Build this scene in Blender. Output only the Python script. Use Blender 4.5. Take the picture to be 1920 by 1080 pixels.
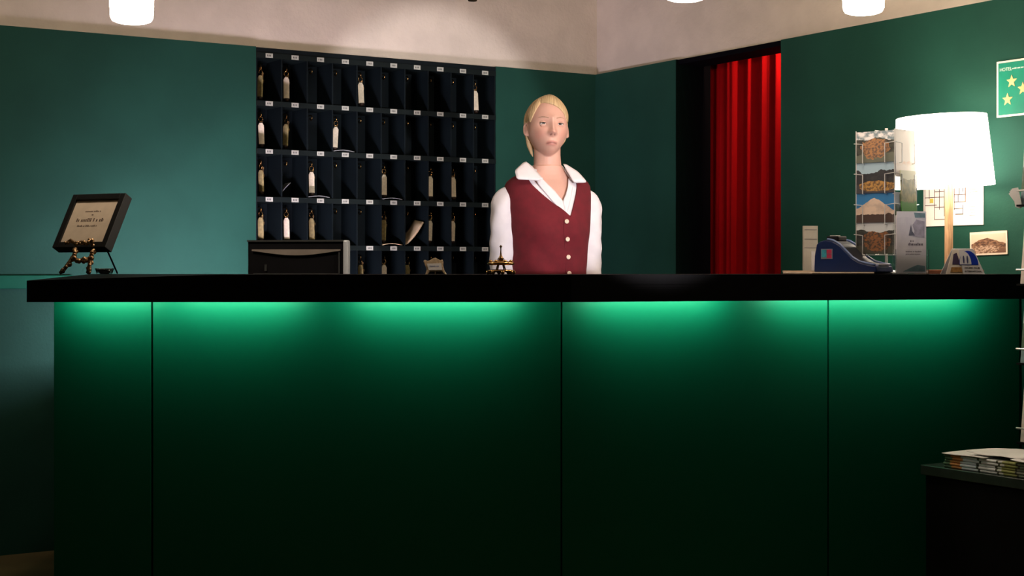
import bpy, bmesh, math, random
import numpy as np
from mathutils import Vector, Matrix, Euler
R = math.radians
PI = math.pi
random.seed(7)
SC = bpy.context.scene
COL = SC.collection
for o in list(bpy.data.objects):
    bpy.data.objects.remove(o, do_unlink=True)

# ------------------------------------------------------------------ camera, world, big lights
F = 2854.0          # focal length in pixels of the 1920 px wide frame
HY = 506.0          # horizon row
CZ = 1.12           # camera height
cam = bpy.data.cameras.new('camera'); camo = bpy.data.objects.new('camera', cam); COL.objects.link(camo)
camo.location = (0, 0, CZ); camo.rotation_euler = (R(90), 0, 0)
cam.sensor_width = 36; cam.lens = 36 * F / 1920; cam.shift_y = -(540 - HY) / 1920
cam.clip_start = .05
SC.camera = camo
SC.view_settings.view_transform = 'Standard'; SC.view_settings.look = 'None'
SC.view_settings.gamma = 1; SC.view_settings.exposure = 0; SC.view_settings.use_curve_mapping = False
w = bpy.data.worlds.new('world'); SC.world = w; w.use_nodes = True
w.node_tree.nodes['Background'].inputs[0].default_value = (.5, .7, .8, 1)
w.node_tree.nodes['Background'].inputs[1].default_value = .004

L_PENDANT = 57.0      # radiance of pendant glass
L_TUBE = 46.0         # counter tubes
L_SHADE = 8.5         # table lamp shade
P_SPOT = 490.0        # added lamp that lights the receptionist
P_WORK = 29.0          # work light behind the counter
P_ALCOVE = 22.0        # downlight in the curtained doorway
SPOT_POS = (1.45, 2.0, 1.085)

PHI = R(32.11)        # the room is turned by this angle
CX, CY = .4092, 7.4788   # far room corner
GZ = 2.079            # top of the green wall lining
CEIL = 3.0
UX = Vector((math.cos(PHI), math.sin(PHI), 0)); UY = Vector((-math.sin(PHI), math.cos(PHI), 0))

def px(x, y, s):       # a pixel at s pixels per metre
    return Vector(((x - 960) / s, F / s, CZ + (HY - y) / s))
def at(x, y, Y):
    return px(x, y, F / Y)
def wl(x):             # distance from the corner along the left wall (negative local x)
    s = 478.6 - .0869 * x
    p = px(x, HY, s); return -math.hypot(p.x - CX, p.y - CY), s
def wr(x):
    s = 381.6 + .196 * (x - 1116)
    p = px(x, HY, s); return math.hypot(p.x - CX, p.y - CY), s

# ------------------------------------------------------------------ materials
MATS = {}
def nmat(name):
    m = bpy.data.materials.new(name); m.use_nodes = True
    nt = m.node_tree; b = nt.nodes['Principled BSDF']
    return m, nt, b
def mat(name, col, rough=.6, metal=0, spec=.5, var=0, scale=20, bump=0, bscale=None, coat=0, stretch=None, emis=None, estr=0, trans=0, col2=None, alpha=1, sheen=0):
    if name in MATS: return MATS[name]
    m, nt, b = nmat(name)
    b.inputs['Base Color'].default_value = (*col, 1)
    b.inputs['Roughness'].default_value = rough; b.inputs['Metallic'].default_value = metal
    b.inputs['Specular IOR Level'].default_value = spec
    b.inputs['Coat Weight'].default_value = coat; b.inputs['Coat Roughness'].default_value = .15
    b.inputs['Transmission Weight'].default_value = trans
    b.inputs['Sheen Weight'].default_value = sheen
    b.inputs['Alpha'].default_value = alpha
    if emis:
        b.inputs['Emission Color'].default_value = (*emis, 1); b.inputs['Emission Strength'].default_value = estr
    if var or bump or col2:
        tc = nt.nodes.new('ShaderNodeTexCoord'); mp = nt.nodes.new('ShaderNodeMapping')
        if stretch: mp.inputs['Scale'].default_value = stretch
        nt.links.new(tc.outputs['Object'], mp.inputs[0])
        n = nt.nodes.new('ShaderNodeTexNoise'); n.inputs['Scale'].default_value = scale; n.inputs['Detail'].default_value = 5
        nt.links.new(mp.outputs[0], n.inputs[0])
        if var or col2:
            mx = nt.nodes.new('ShaderNodeMix'); mx.data_type = 'RGBA'
            c2 = col2 or tuple(max(0, c * (1 - var)) for c in col)
            mx.inputs[6].default_value = (*col, 1); mx.inputs[7].default_value = (*c2, 1)
            rp = nt.nodes.new('ShaderNodeMapRange'); rp.inputs[1].default_value = .38; rp.inputs[2].default_value = .62
            nt.links.new(n.outputs[0], rp.inputs[0]); nt.links.new(rp.outputs[0], mx.inputs[0])
            nt.links.new(mx.outputs[2], b.inputs['Base Color'])
        if bump:
            n2 = n
            if bscale:
                n2 = nt.nodes.new('ShaderNodeTexNoise'); n2.inputs['Scale'].default_value = bscale; n2.inputs['Detail'].default_value = 4
                nt.links.new(mp.outputs[0], n2.inputs[0])
            bp = nt.nodes.new('ShaderNodeBump'); bp.inputs['Strength'].default_value = bump; bp.inputs['Distance'].default_value = .01
            nt.links.new(n2.outputs[0], bp.inputs['Height']); nt.links.new(bp.outputs[0], b.inputs['Normal'])
    MATS[name] = m
    return m

M_GREEN = mat('green_wall_paint', (.0125, .064, .046), .7, spec=.12, var=.15, scale=3, bump=.06, bscale=90)
M_PLASTER = mat('beige_plaster', (.68, .61, .52), .9, var=.1, scale=6, bump=.25, bscale=60)
M_FLOOR = mat('tan_floor', (.20, .165, .075), .6, spec=.2, var=.25, scale=4)
M_CEIL = mat('ceiling_plaster', (.55, .5, .43), .9, bump=.1)
M_BLACK = mat('black_lacquer', (.004, .004, .005), .6, spec=.12, var=.3, scale=15)
M_JAMB = mat('black_jamb', (.002, .002, .004), .9, spec=.05)
M_PANEL = mat('green_counter_panel', (.0010, .125, .068), .42, spec=.2, var=.06, scale=2)
M_TRIM = mat('green_trim', (.003, .085, .05), .6, spec=.1, var=.1)
M_CAB = mat('cabinet_blueblack', (.003, .007, .009), .7, spec=.12, var=.25, scale=9)
M_CABIN = mat('cabinet_edge', (.0045, .009, .009), .6, spec=.12, var=.2, scale=12)
M_BRASS = mat('brass', (.72, .42, .16), .22, metal=1, var=.25, scale=60)
M_OLDBRASS = mat('old_brass', (.55, .36, .19), .32, metal=1, var=.5, scale=160, bump=.25)
M_TAG_LIT = mat('lit_tag', (.90, .80, .60), .42, var=.15, scale=90)  # paler copy of the brass tag, front light put into its colour
M_TAGB = mat('brass_tag', (.50, .42, .19), .4, metal=.1, var=.3, scale=70)
M_DARK = mat('dark_plastic', (.006, .006, .008), .6, spec=.15, var=.2)
M_LABEL = mat('grey_label', (.42, .44, .38), .6, var=.12, scale=80)
M_INK = mat('ink', (.03, .03, .035), .7, var=.2, scale=60)
M_WHITE = mat('white_paper', (.80, .79, .78), .7, var=.05, scale=30)
M_CREAM = mat('cream_paper', (.74, .62, .47), .7, var=.08, scale=30)
M_MANILA = mat('manila_paper', (.60, .48, .30), .7, var=.15, scale=30)
M_GREYP = mat('grey_paper', (.22, .24, .25), .7, var=.1)
M_WOOD = mat('blond_wood', (.66, .40, .22), .5, var=.35, scale=30, stretch=(8, 8, .6))
M_CHROME = mat('white_wire', (.68, .68, .66), .35, metal=.35, var=.1)
M_SILVER_LIT = mat('silver_and_lit_edge', (.80, .87, .95), .35, metal=.15, var=.06)  # paled so the monitor's side edge looks lit; also plain lamp housings
M_BLUE = mat('blue_plastic', (.003, .016, .085), .35, spec=.3, var=.2, scale=8)
M_SKIRT = mat('black_skirt', (.01, .01, .012), .8, var=.2)

# ------------------------------------------------------------------ mesh helpers
def B(): return bmesh.new()
def box(bm, c, s, rot=None, mi=0):
    r = bmesh.ops.create_cube(bm, size=1)
    M = Matrix.Translation(c) @ ((rot.to_matrix().to_4x4() if isinstance(rot, Euler) else rot) if rot is not None else Matrix()) @ Matrix.Diagonal((*s, 1))
    bmesh.ops.transform(bm, matrix=M, verts=r['verts'])
    for v in r['verts']:
        for f in v.link_faces: f.material_index = mi
    return r['verts']
def bx(bm, x0, x1, y0, y1, z0, z1, mi=0):
    return box(bm, ((x0 + x1) / 2, (y0 + y1) / 2, (z0 + z1) / 2), (x1 - x0, y1 - y0, z1 - z0), mi=mi)
def sphere(bm, c, r, u=16, v=10, rot=None):
    q = bmesh.ops.create_uvsphere(bm, u_segments=u, v_segments=v, radius=1)
    rr = r if hasattr(r, '__len__') else (r, r, r)
    M = Matrix.Translation(c) @ (rot.to_matrix().to_4x4() if rot else Matrix()) @ Matrix.Diagonal((*rr, 1))
    bmesh.ops.transform(bm, matrix=M, verts=q['verts']); return q['verts']
def lathe(bm, prof, n=28, c=(0, 0, 0), closed=False):
    rings = []
    for r, z in prof:
        if r < 1e-6:
            rings.append([bm.verts.new((c[0], c[1], c[2] + z))])
        else:
            rings.append([bm.verts.new((c[0] + r * math.cos(2 * PI * k / n), c[1] + r * math.sin(2 * PI * k / n), c[2] + z)) for k in range(n)])
    pairs = list(zip(rings, rings[1:]))
    if closed: pairs.append((rings[-1], rings[0]))
    for a, b in pairs:
        for k in range(n):
            l = (k + 1) % n
            if len(a) == 1 and len(b) == 1: continue
            if len(a) == 1: bm.faces.new((a[0], b[l], b[k]))
            elif len(b) == 1: bm.faces.new((a[k], a[l], b[0]))
            else: bm.faces.new((a[k], a[l], b[l], b[k]))
def tube(bm, pts, r, n=8, closed=False, caps=True):
    P = [Vector(p) for p in pts]; m = len(P)
    rr = r if hasattr(r, '__len__') else [r] * m
    up = None; rings = []
    for i in range(m):
        if closed: t = (P[(i + 1) % m] - P[i - 1])
        else: t = (P[min(i + 1, m - 1)] - P[max(i - 1, 0)])
        t.normalize()
        if up is None:
            a = Vector((0, 0, 1)) if abs(t.z) < .9 else Vector((1, 0, 0))
            up = (a - t * a.dot(t)).normalized()
        else:
            up = (up - t * up.dot(t)).normalized()
        sd = t.cross(up)
        rings.append([bm.verts.new(P[i] + (up * math.cos(2 * PI * k / n) + sd * math.sin(2 * PI * k / n)) * rr[i]) for k in range(n)])
    rng = range(m) if closed else range(m - 1)
    for i in rng:
        a, b = rings[i], rings[(i + 1) % m]
        for k in range(n):
            bm.faces.new((a[k], a[(k + 1) % n], b[(k + 1) % n], b[k]))
    if caps and not closed:
        bm.faces.new(rings[0][::-1]); bm.faces.new(rings[-1])
def prism(bm, poly, d0, d1, axis='y'):
    # polygon in (u, v), extruded along the remaining axis
    def P(u, v, d):
        return {'y': (u, d, v), 'z': (u, v, d), 'x': (d, u, v)}[axis]
    a = [bm.verts.new(P(u, v, d0)) for u, v in poly]; b = [bm.verts.new(P(u, v, d1)) for u, v in poly]
    n = len(poly)
    bm.faces.new(a); bm.faces.new(b[::-1])
    for i in range(n):
        bm.faces.new((a[i], b[i], b[(i + 1) % n], a[(i + 1) % n]))
def grid(bm, f, nu, nv, cu=False):
    V = [[bm.verts.new(f(i, j)) for j in range(nv)] for i in range(nu)]
    for i in range(nu if cu else nu - 1):
        for j in range(nv - 1):
            bm.faces.new((V[i][j], V[(i + 1) % nu][j], V[(i + 1) % nu][j + 1], V[i][j + 1]))
    return V
def obj(name, bm, m, parent=None, loc=None, rot=None, smooth=False, bevel=0, recalc=True):
    if recalc: bmesh.ops.recalc_face_normals(bm, faces=bm.faces)
    me = bpy.data.meshes.new(name); bm.to_mesh(me); bm.free()
    for mm in (m if isinstance(m, (list, tuple)) else [m]): me.materials.append(mm)
    if smooth:
        me.polygons.foreach_set('use_smooth', [True] * len(me.polygons))
    o = bpy.data.objects.new(name, me); COL.objects.link(o)
    if parent is not None: o.parent = parent
    if loc is not None: o.location = loc
    if rot is not None: o.rotation_euler = rot
    if bevel:
        b = o.modifiers.new('bevel', 'BEVEL'); b.width = bevel; b.segments = 2; b.limit_method = 'ANGLE'
    return o
def tag(o, label, cat, group=None, kind=None):
    if label: o['label'] = label
    if cat: o['category'] = cat
    if group: o['group'] = group
    if kind: o['kind'] = kind
    return o
def thing(name, label, cat, loc=(0, 0, 0), rz=0, group=None, rot=None):
    o = bpy.data.objects.new(name, None); COL.objects.link(o); o.empty_display_size = .05
    o.location = loc; o.rotation_euler = rot if rot is not None else (0, 0, rz)
    return tag(o, label, cat, group)
def struct(o): o['kind'] = 'structure'; return o
def cp(o, parent, loc=None, rot=None):
    c = o.copy(); COL.objects.link(c); c.parent = parent
    if loc is not None: c.location = loc
    if rot is not None: c.rotation_euler = rot
    return c
def sm(me_obj, ang=40):
    me = me_obj.data
    me.polygons.foreach_set('use_smooth', [True] * len(me.polygons))
    try: me.set_sharp_from_angle(angle=R(ang))
    except Exception: pass
    return me_obj
def text_mesh(name, s, size, m, parent, loc, rot, align='CENTER', ext=.0003):
    cu = bpy.data.curves.new(name, 'FONT'); cu.body = s; cu.size = size; cu.align_x = align; cu.extrude = ext
    t = bpy.data.objects.new(name, cu); COL.objects.link(t)
    dg = bpy.context.evaluated_depsgraph_get()
    me = bpy.data.meshes.new_from_object(t.evaluated_get(dg))
    bpy.data.objects.remove(t, do_unlink=True); bpy.data.curves.remove(cu)
    me.name = name; me.materials.clear(); me.materials.append(m)
    o = bpy.data.objects.new(name, me); COL.objects.link(o); o.parent = parent; o.location = loc; o.rotation_euler = rot
    return o
def scribble(bm, x0, x1, z, h, y, rng, gap=.35, d=.0003):
    # a printed line too small to read: short strokes of uneven height
    x = x0
    while x < x1:
        wd = h * rng.uniform(.22, .5)
        hh = h * rng.choice((.7, .7, 1, .75))
        bx(bm, x, min(x + wd, x1), y - d, y, z, z + hh)
        x += wd + h * (rng.uniform(.12, .22) if rng.random() > .14 else gap + .3)

# ------------------------------------------------------------------ the room
wallL = bpy.data.objects.new('wall_left', None)
xa, _ = wl(480); xb, _ = wl(930)
LEN_L, LEN_R = 6.6, 8.2
T = .03
bm = B(); bx(bm, -LEN_L, T, T, T + .12, GZ, CEIL); wallL = struct(obj('wall_left', bm, M_PLASTER, loc=(CX, CY, 0), rot=(0, 0, PHI)))
bm = B(); bx(bm, -LEN_L, xa, 0, .15, 0, GZ); obj('green_lining', bm, M_GREEN, wallL)
bm = B(); bx(bm, xb, T, 0, .15, 0, GZ); obj('green_lining', bm, M_GREEN, wallL)
bm = B(); bx(bm, xa, xb, .20, .24, 0, GZ + .1); obj('recess_back', bm, M_JAMB, wallL)
x1, _ = wr(1268); x2, _ = wr(1464)
bm = B(); bx(bm, -T, LEN_R, T, T + .12, GZ, CEIL); wallR = struct(obj('wall_right', bm, M_PLASTER, loc=(CX, CY, 0), rot=(0, 0, PHI - PI / 2)))
bm = B(); bx(bm, 0, x1, 0, .15, 0, GZ); obj('green_lining', bm, M_GREEN, wallR)
bm = B(); bx(bm, x2, LEN_R, 0, .15, 0, GZ); obj('green_lining', bm, M_GREEN, wallR)
bm = B(); bx(bm, x1 - .004, x1, .0, .20, 0, GZ); obj('door_jamb', bm, M_JAMB, wallR)
bm = B(); bx(bm, x1, x2, .012, .16, GZ - .022, GZ); obj('door_head', bm, M_JAMB, wallR)
bm = B()
bx(bm, x1 - .25, x2 + .25, .95, 1.0, 0, 2.4); bx(bm, x1 - .3, x1 - .25, .15, 1.0, 0, 2.4); bx(bm, x2 + .25, x2 + .3, .15, 1.0, 0, 2.4)
bx(bm, x1 - .3, x2 + .3, .15, 1.0, 2.4, 2.44)
obj('alcove', bm, M_JAMB, wallR)
# far sides of the room behind the camera
cr = Vector((CX, CY, 0)) + UY * 0
bm = B(); bx(bm, -LEN_L - .15, -LEN_L, -LEN_R, .15, 0, CEIL); wb = struct(obj('wall_side', bm, mat('side_wall', (.03, .045, .04), .9, var=.1), loc=(CX, CY, 0), rot=(0, 0, PHI)))
bm = B(); bx(bm, -LEN_L, .15, -LEN_R - .15, -LEN_R, 0, CEIL); wf = struct(obj('wall_front', bm, mat('side_wall', (.1, .13, .11)), loc=(CX, CY, 0), rot=(0, 0, PHI)))
bm = B(); bx(bm, -LEN_L, 1.2, -LEN_R, .3, -.05, 0); struct(obj('floor', bm, M_FLOOR, loc=(CX, CY, 0), rot=(0, 0, PHI)))
bm = B(); bx(bm, -LEN_L, .15, -LEN_R, .15, CEIL, CEIL + .05); struct(obj('ceiling', bm, M_CEIL, loc=(CX, CY, 0), rot=(0, 0, PHI)))
xt, st = wl(135)
bm = B(); bx(bm, -LEN_L, xt, -.02, 0, 1.046, 1.0985); struct(obj('trim_1', bm, M_TRIM, loc=(CX, CY, 0), rot=(0, 0, PHI), bevel=.003))

# ------------------------------------------------------------------ curtain in the doorway
M_CURT = mat('red_velvet', (.30, .001, .003), .9, spec=.08, var=.25, scale=14, stretch=(1, 1, .05), bump=.1, bscale=200)
cur = thing('curtain', 'deep red pleated curtain closing the dark doorway', 'curtain', (CX, CY, 0), PHI - PI / 2)
bm = B()
c0, c1 = x1 - .14, x2 + .16
def cf(i, j):
    u = i / 239; v = j / 23
    x = c0 + (c1 - c0) * u
    a = .034 * math.sin(u * 66 + 1.6 * math.sin(u * 9)) + .014 * math.sin(u * 131 + 1.3 + .35 * v) + .016 * math.sin(u * 21 + .5 * v)
    a *= .75 + .45 * v
    x += .010 * math.sin(u * 31 + 3 * v) * v
    return (x, .26 + a, .02 + (2.20 - .02) * (1 - v))
grid(bm, cf, 240, 24)
obj('drape', bm, M_CURT, cur, smooth=True)
bm = B(); tube(bm, [(c0 - .05, .26, 2.225), (c1 + .05, .26, 2.225)], .011, 10); obj('rod', bm, M_BRASS, cur, smooth=True)
bm = B(); tube(bm, [(0, .02 * math.cos(t), .02 * math.sin(t)) for t in np.linspace(0, 2 * PI, 12, endpoint=False)], .003, 6, closed=True)
rg0 = obj('curtain_ring', bm, M_BRASS, cur, loc=(c0 + .03, .26, 2.225), smooth=True)
for k in range(1, 13): cp(rg0, cur, (c0 + .03 + (c1 - c0 - .06) * k / 12, .26, 2.225))
dl = thing('downlight', 'small brass downlight over the red curtain', 'lamp', Vector((CX, CY, 0)) + Matrix.Rotation(PHI - PI / 2, 3, 'Z') @ Vector((x2 - .03, .155, 2.20)), PHI - PI / 2)
bm = B(); lathe(bm, [(0, .06), (.022, .06), (.03, .0), (.024, 0), (.018, .05), (0, .05)], 16); obj('housing', bm, M_BRASS, dl, smooth=True)
bm = B(); bx(bm, -.006, .006, -.03, 0, .03, .2); obj('bracket', bm, M_BRASS, dl)
la = bpy.data.lights.new('downlight_bulb', 'POINT'); la.energy = P_ALCOVE; la.color = (1, .62, .35); la.shadow_soft_size = .012
lo = bpy.data.objects.new('bulb', la); COL.objects.link(lo); lo.parent = dl; lo.location = (0, 0, -.02)

# ------------------------------------------------------------------ reception counter
CT = CZ - .0145          # worktop height
TH = .083
SF = 620.0
F0 = Vector(((50 - 960) / SF, F / SF, 0)); F1 = Vector(((1072 - 960) / SF, F / SF, 0))
KA = math.atan(.33)
D2 = Vector((math.cos(KA), math.sin(KA), 0)); N2 = Vector((-math.sin(KA), math.cos(KA), 0)); N1 = Vector((0, 1, 0))
def wall_hit(p, d):      # where a line meets the right wall
    n = Vector((-math.cos(PHI), -math.sin(PHI), 0)); c = Vector((CX, CY, 0))
    return p + d * ((c - p).dot(n) / d.dot(n))
def offs(d, trim=.002):          # front polyline moved back by d
    a = F0 + N1 * d
    t = math.tan(KA / 2)
    b = F1 + N1 * d - Vector((1, 0, 0)) * (d * t)
    c = wall_hit(b, D2) - D2 * trim
    return a, b, c
wt = thing('countertop', 'thick black lacquered worktop of the reception counter', 'worktop', (F0.x, F0.y, CT))
O = Vector((F0.x, F0.y, CT))
a0, b0, c0_ = offs(0); a1, b1, c1_ = offs(.70)
bm = B()
low = .018
pts = [(a0, -low), (b0, 0), (c0_, 0), (c1_, 0), (b1, 0), (a1, 0)]
mid0 = a0 + (b0 - a0) * .35
pts = [(a0, -low), (mid0, 0), (b0, 0), (c0_, 0), (c1_, 0), (b1, 0), (a1, 0)]
top = [bm.verts.new((p.x - O.x, p.y - O.y, dz)) for p, dz in pts]
bot = [bm.verts.new((p.x - O.x, p.y - O.y, -.032)) for p, dz in pts]
bmesh.ops.triangulate(bm, faces=[bm.faces.new(top), bm.faces.new(bot[::-1])])
for i in range(7): bm.faces.new((top[i], bot[i], bot[(i + 1) % 7], top[(i + 1) % 7]))
obj('top_board', bm, M_BLACK, wt)
def strip(pa, pb, d, z0, z1, nrm):
    bm = B()
    q = [pa, pb, pb + nrm * d, pa + nrm * d]
    prism(bm, [(p.x - O.x, p.y - O.y) for p in q], z0, z1, 'z'); return bm
obj('front_edge', strip(a0, b0, .022, -TH, -.030, N1), M_BLACK, wt)
obj('front_edge', strip(b0, c0_, .022, -TH, -.030, N2), M_BLACK, wt)
obj('end_edge', strip(a0 + N1 * .022, a1, .02, -TH, -.030, Vector((1, 0, 0))), M_BLACK, wt)

OV = .16
rc = thing('reception_counter', 'glossy dark green panelled front of the reception counter', 'counter', (F0.x, F0.y + OV, 0))
OC = Vector((F0.x, F0.y + OV, 0))
p0, p1, p2 = offs(OV)
sp = F / p0.y
PL = (101 - 960) / sp; PJ = (285 - 960) / sp
ZT = CT - .032
def slab(pa, pb, d, nrm, z0, z1, O=OC):
    bm = B(); q = [pa, pb, pb + nrm * d, pa + nrm * d]
    prism(bm, [(p.x - O.x, p.y - O.y) for p in q], z0, z1, 'z'); return bm
def ptx(pa, pb, x):      # point of a line seen at pixel column x
    k = (x - 960) / F; d = pb - pa
    t = (k * pa.y - pa.x) / (d.x - k * d.y); return pa + d * t
G = .0028
q0 = Vector((PL, p0.y, 0)); qj = Vector((PJ, p0.y, 0)); q3 = ptx(p1, p2, 1553)
e1 = Vector((1, 0, 0))
obj('front_panel', slab(q0, qj - e1 * G, .02, N1, .01, ZT), M_PANEL, rc, bevel=.0015)
obj('front_panel', slab(qj + e1 * G, p1 - e1 * G, .02, N1, .01, ZT), M_PANEL, rc, bevel=.0015)
obj('front_panel', slab(p1 + D2 * G, q3 - D2 * G, .02, N2, .01, ZT), M_PANEL, rc, bevel=.0015)
obj('front_panel', slab(q3 + D2 * G, p2 - D2 * .01, .02, N2, .01, ZT), M_PANEL, rc, bevel=.0015)
obj('end_panel', slab(q0 + N1 * .021, Vector((PL, a1.y - .04, 0)), .02, e1, .01, ZT), mat('counter_end', (.02, .08, .06), .5, var=.1), rc)
obj('light_block_board', slab(Vector((PL + .001, a1.y - .038, 0)), Vector((PL + .001, 5.96, 0)), .02, e1, .01, .80), M_BLACK, rc)  # unseen board added to keep the work light off the lower wall
obj('carcass', slab(q0 + N1 * .024 + e1 * .03, p1 + N1 * .024, .02, N1, .01, ZT), M_BLACK, rc)
obj('carcass', slab(p1 + N2 * .026, p2 + N2 * .024 - D2 * .03, .02, N2, .01, ZT), M_BLACK, rc)
# tubes under the worktop, hidden behind its front edge
M_TUBE = mat('lit_tube', (.8, .9, .85), .4, emis=(.62, 1, .74), estr=L_TUBE)
def tube_light(pa, pb, nrm, label):
    t = thing('tube_light', label, 'lamp', pa + Vector((0, 0, CT - .032)), 0, 'tube lights under the counter edge')
    d = pb - pa; ang = math.atan2(d.y, d.x); L = d.length; t.rotation_euler = (0, 0, ang)
    bm = B(); bx(bm, -.01, L + .01, -.018, .018, -.036, 0); obj('housing', bm, M_SILVER_LIT, t)
    bm = B(); bx(bm, 0, L, .018, .0195, -.034, -.004); obj('diffuser', bm, M_TUBE, t)
    return t
l0, l1, l2 = offs(.055)
for xs, xe, pa, pb, lab in ((128, 283, l0, l1, 'green glowing tube light under the short end panel of the counter'),
                            (318, 552, l0, l1, 'green glowing tube light under the counter below the monitor'),
                            (662, 962, l0, l1, 'green glowing tube light under the counter below the desk bell'),
                            (1125, 1375, l1, l2, 'green glowing tube light under the counter below the curtain'),
                            (1470, 1850, l1, l2, 'green glowing tube light under the counter below the table lamp')):
    tube_light(ptx(pa, pb, xs), ptx(pa, pb, xe), N1, lab)
# inner desk
wd = thing('work_desk', 'low black desk hidden behind the reception counter', 'desk', (-1.35, 4.86, 0))
bm = B(); bx(bm, 0, 1.16, 0, 1.09, .72, .75); obj('desk_top', bm, M_BLACK, wd)  # top made deep to cut the work light off the lower wall
for x in (.02, 1.11):
    bm = B(); bx(bm, x, x + .03, .02, 1.07, 0, .72); obj('leg', bm, M_BLACK, wd)
# cool work light on that desk, behind the worktop
wk = thing('work_light', 'cool fluorescent work light behind the counter worktop', 'lamp', (-1.30, 5.60, .75), 0)
bm = B(); bx(bm, .15, .25, -.04, .04, 0, .015); bx(bm, .19, .21, -.01, .01, .015, .12); bx(bm, 0, .62, -.02, .012, .10, .155); obj('stand', bm, M_DARK, wk)
bm = B(); bx(bm, 0, .62, -.02, .046, .150, .156); obj('hood', bm, M_DARK, wk)  # hood and side shield added to hold this light on the left wall
bm = B(); bx(bm, .62, .625, -.02, .30, .0, .20); obj('side_shield', bm, M_DARK, wk)
bm = B(); tube(bm, [(.03, .03, .12), (.60, .03, .12)], .013, 10)
obj('tube', bm, mat('work_tube', (.8, .85, .9), .4, emis=(.95, .78, .95), estr=22 * P_WORK), wk, smooth=True)

# ------------------------------------------------------------------ key cabinet
cab = thing('key_cabinet', 'dark wooden hotel key rack with ten columns of numbered pigeonholes', 'key rack', (CX, CY, 0), PHI)
NC = 10; pit = (xb - xa) / NC; RP = .2067; ztop = GZ - .002
rows_z = [2.044 - RP * k for k in range(7)]      # label centres
DEP = .16
bm = B(); bx(bm, xa, xb, DEP, DEP + .015, rows_z[6] - .012, ztop); obj('back_board', bm, M_CAB, cab)
bm = B(); bx(bm, xa, xb, .003, DEP, rows_z[0] + .0112, ztop); obj('top_board', bm, M_CAB, cab)
div0 = None
for k in range(NC + 1):
    x = xa + pit * k; x = min(max(x, xa + .004), xb - .004)
    if div0 is None:
        bm = B(); bx(bm, -.003, .003, .004, DEP, rows_z[6], rows_z[0]); div0 = obj('divider', bm, M_CAB, cab, loc=(x, 0, 0))
    else: cp(div0, cab, (x, 0, 0))
sh0 = None
for z in rows_z:
    if sh0 is None:
        bm = B(); bx(bm, xa, xb, .0, DEP, -.011, .011); sh0 = obj('shelf', bm, M_CABIN, cab, loc=(0, 0, z))
    else: cp(sh0, cab, (0, 0, z))
lab0 = num0 = hook0 = None
HD = .098
for r in range(5):
    for c in range(NC):
        x = xa + pit * (c + .5); z = rows_z[r]
        if lab0 is None:
            bm = B(); bx(bm, -.0165, .0165, -.0025, 0, -.0095, .0095); lab0 = obj('number_label', bm, M_LABEL, cab, loc=(x, 0, z))
            bm = B()
            for q, (u, hh) in enumerate(((-.008, .008), (-.001, .008), (.006, .008))):
                bx(bm, u - .002, u + .002, -.003, -.0024, -.004, -.004 + hh)
            num0 = obj('numerals', bm, mat('faded_ink', (.09, .1, .09), .7, var=.3, scale=300), lab0)
            bm = B()
            pts = [(0, DEP, 0), (0, HD + .012, 0)] + [(0, HD + .001 - .011 * math.sin(t), -.011 + .011 * math.cos(t)) for t in np.linspace(0, 1.5 * PI, 9)]
            tube(bm, pts, .0028, 6); hook0 = obj('hook', bm, M_BRASS, cab, loc=(x, 0, z - .030), smooth=True)
        else:
            l = cp(lab0, cab, (x, 0, z)); cp(num0, l)
            cp(hook0, cab, (x, 0, z - .030))
ROWN = ('top', 'second', 'third', 'fourth', 'fifth'); COLN = ('first', 'second', 'third', 'fourth', 'fifth', 'sixth', 'seventh', 'eighth', 'ninth', 'last')
keys = {0: {0: 'b', 1: 'c', 4: 'c', 9: 'c'}, 1: {0: 'c', 1: 'b', 3: 'c'}, 2: {0: 'b', 2: 'c', 5: 'c', 7: 'c', 8: 'c'},
        3: {0: 'b', 1: 'c', 2: 'b', 5: 'b', 7: 'c', 8: 'c'}, 4: {4: 'b', 5: 'c', 6: 'b'}}
kproto = {}
def to_world(rz, base, v): return Vector(base) + Matrix.Rotation(rz, 3, 'Z') @ Vector(v)
for r, d in keys.items():
    for c, kind in d.items():
        x = xa + pit * (c + .5); z = rows_z[r] - .030 - .021
        lab = '%s hotel key tag in the %s row, %s column of the rack' % ('lit-coloured' if kind == 'c' else 'brass', ROWN[r], COLN[c])
        k = thing('hotel_key', lab, 'key', to_world(PHI, (CX, CY, 0), (x, HD - .004, z)), 0, 'room keys on the rack')
        yaw = random.uniform(-.25, .25) + (.1 if kind == 'c' else -.55)
        k.rotation_euler = (R(random.uniform(-2, 2)), R(random.uniform(-3, 3)), yaw + .15)
        if kind not in kproto:
            bm = B(); tube(bm, [(.009 * math.cos(t), 0, -.009 + .011 * math.sin(t)) for t in np.linspace(0, 2 * PI, 14, endpoint=False)], .0014, 5, closed=True)
            ring = obj('ring', bm, M_BRASS, k, smooth=True)
            bm = B()
            poly = [(-.0125, -.118), (.0125, -.118), (.0125, -.036), (.006, -.024), (-.006, -.024), (-.0125, -.036)]
            prism(bm, poly, -.0045, .0045, 'y'); tg = obj('tag', bm, M_TAG_LIT if kind == 'c' else M_TAGB, k, bevel=.0015)
            bm = B(); lathe(bm, [(0, -.131), (.008, -.129), (.0115, -.122), (.0115, -.117), (0, -.117)], 12); ec = obj('end_cap', bm, mat('cap_brown', (.03, .016, .01), .5, var=.2), k, smooth=True)
            bm = B(); lathe(bm, [(0, .002), (.004, 0), (.0045, -.006), (.0025, -.010), (.0025, -.045), (0, -.046)], 8, (.006, .008, -.012)); bx(bm, .006, .014, .007, .009, -.055, -.043); ks = obj('key_shaft', bm, M_OLDBRASS, k)
            kproto[kind] = (ring, tg, ec, ks)
        else:
            for p in kproto[kind]: cp(p, k)

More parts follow.
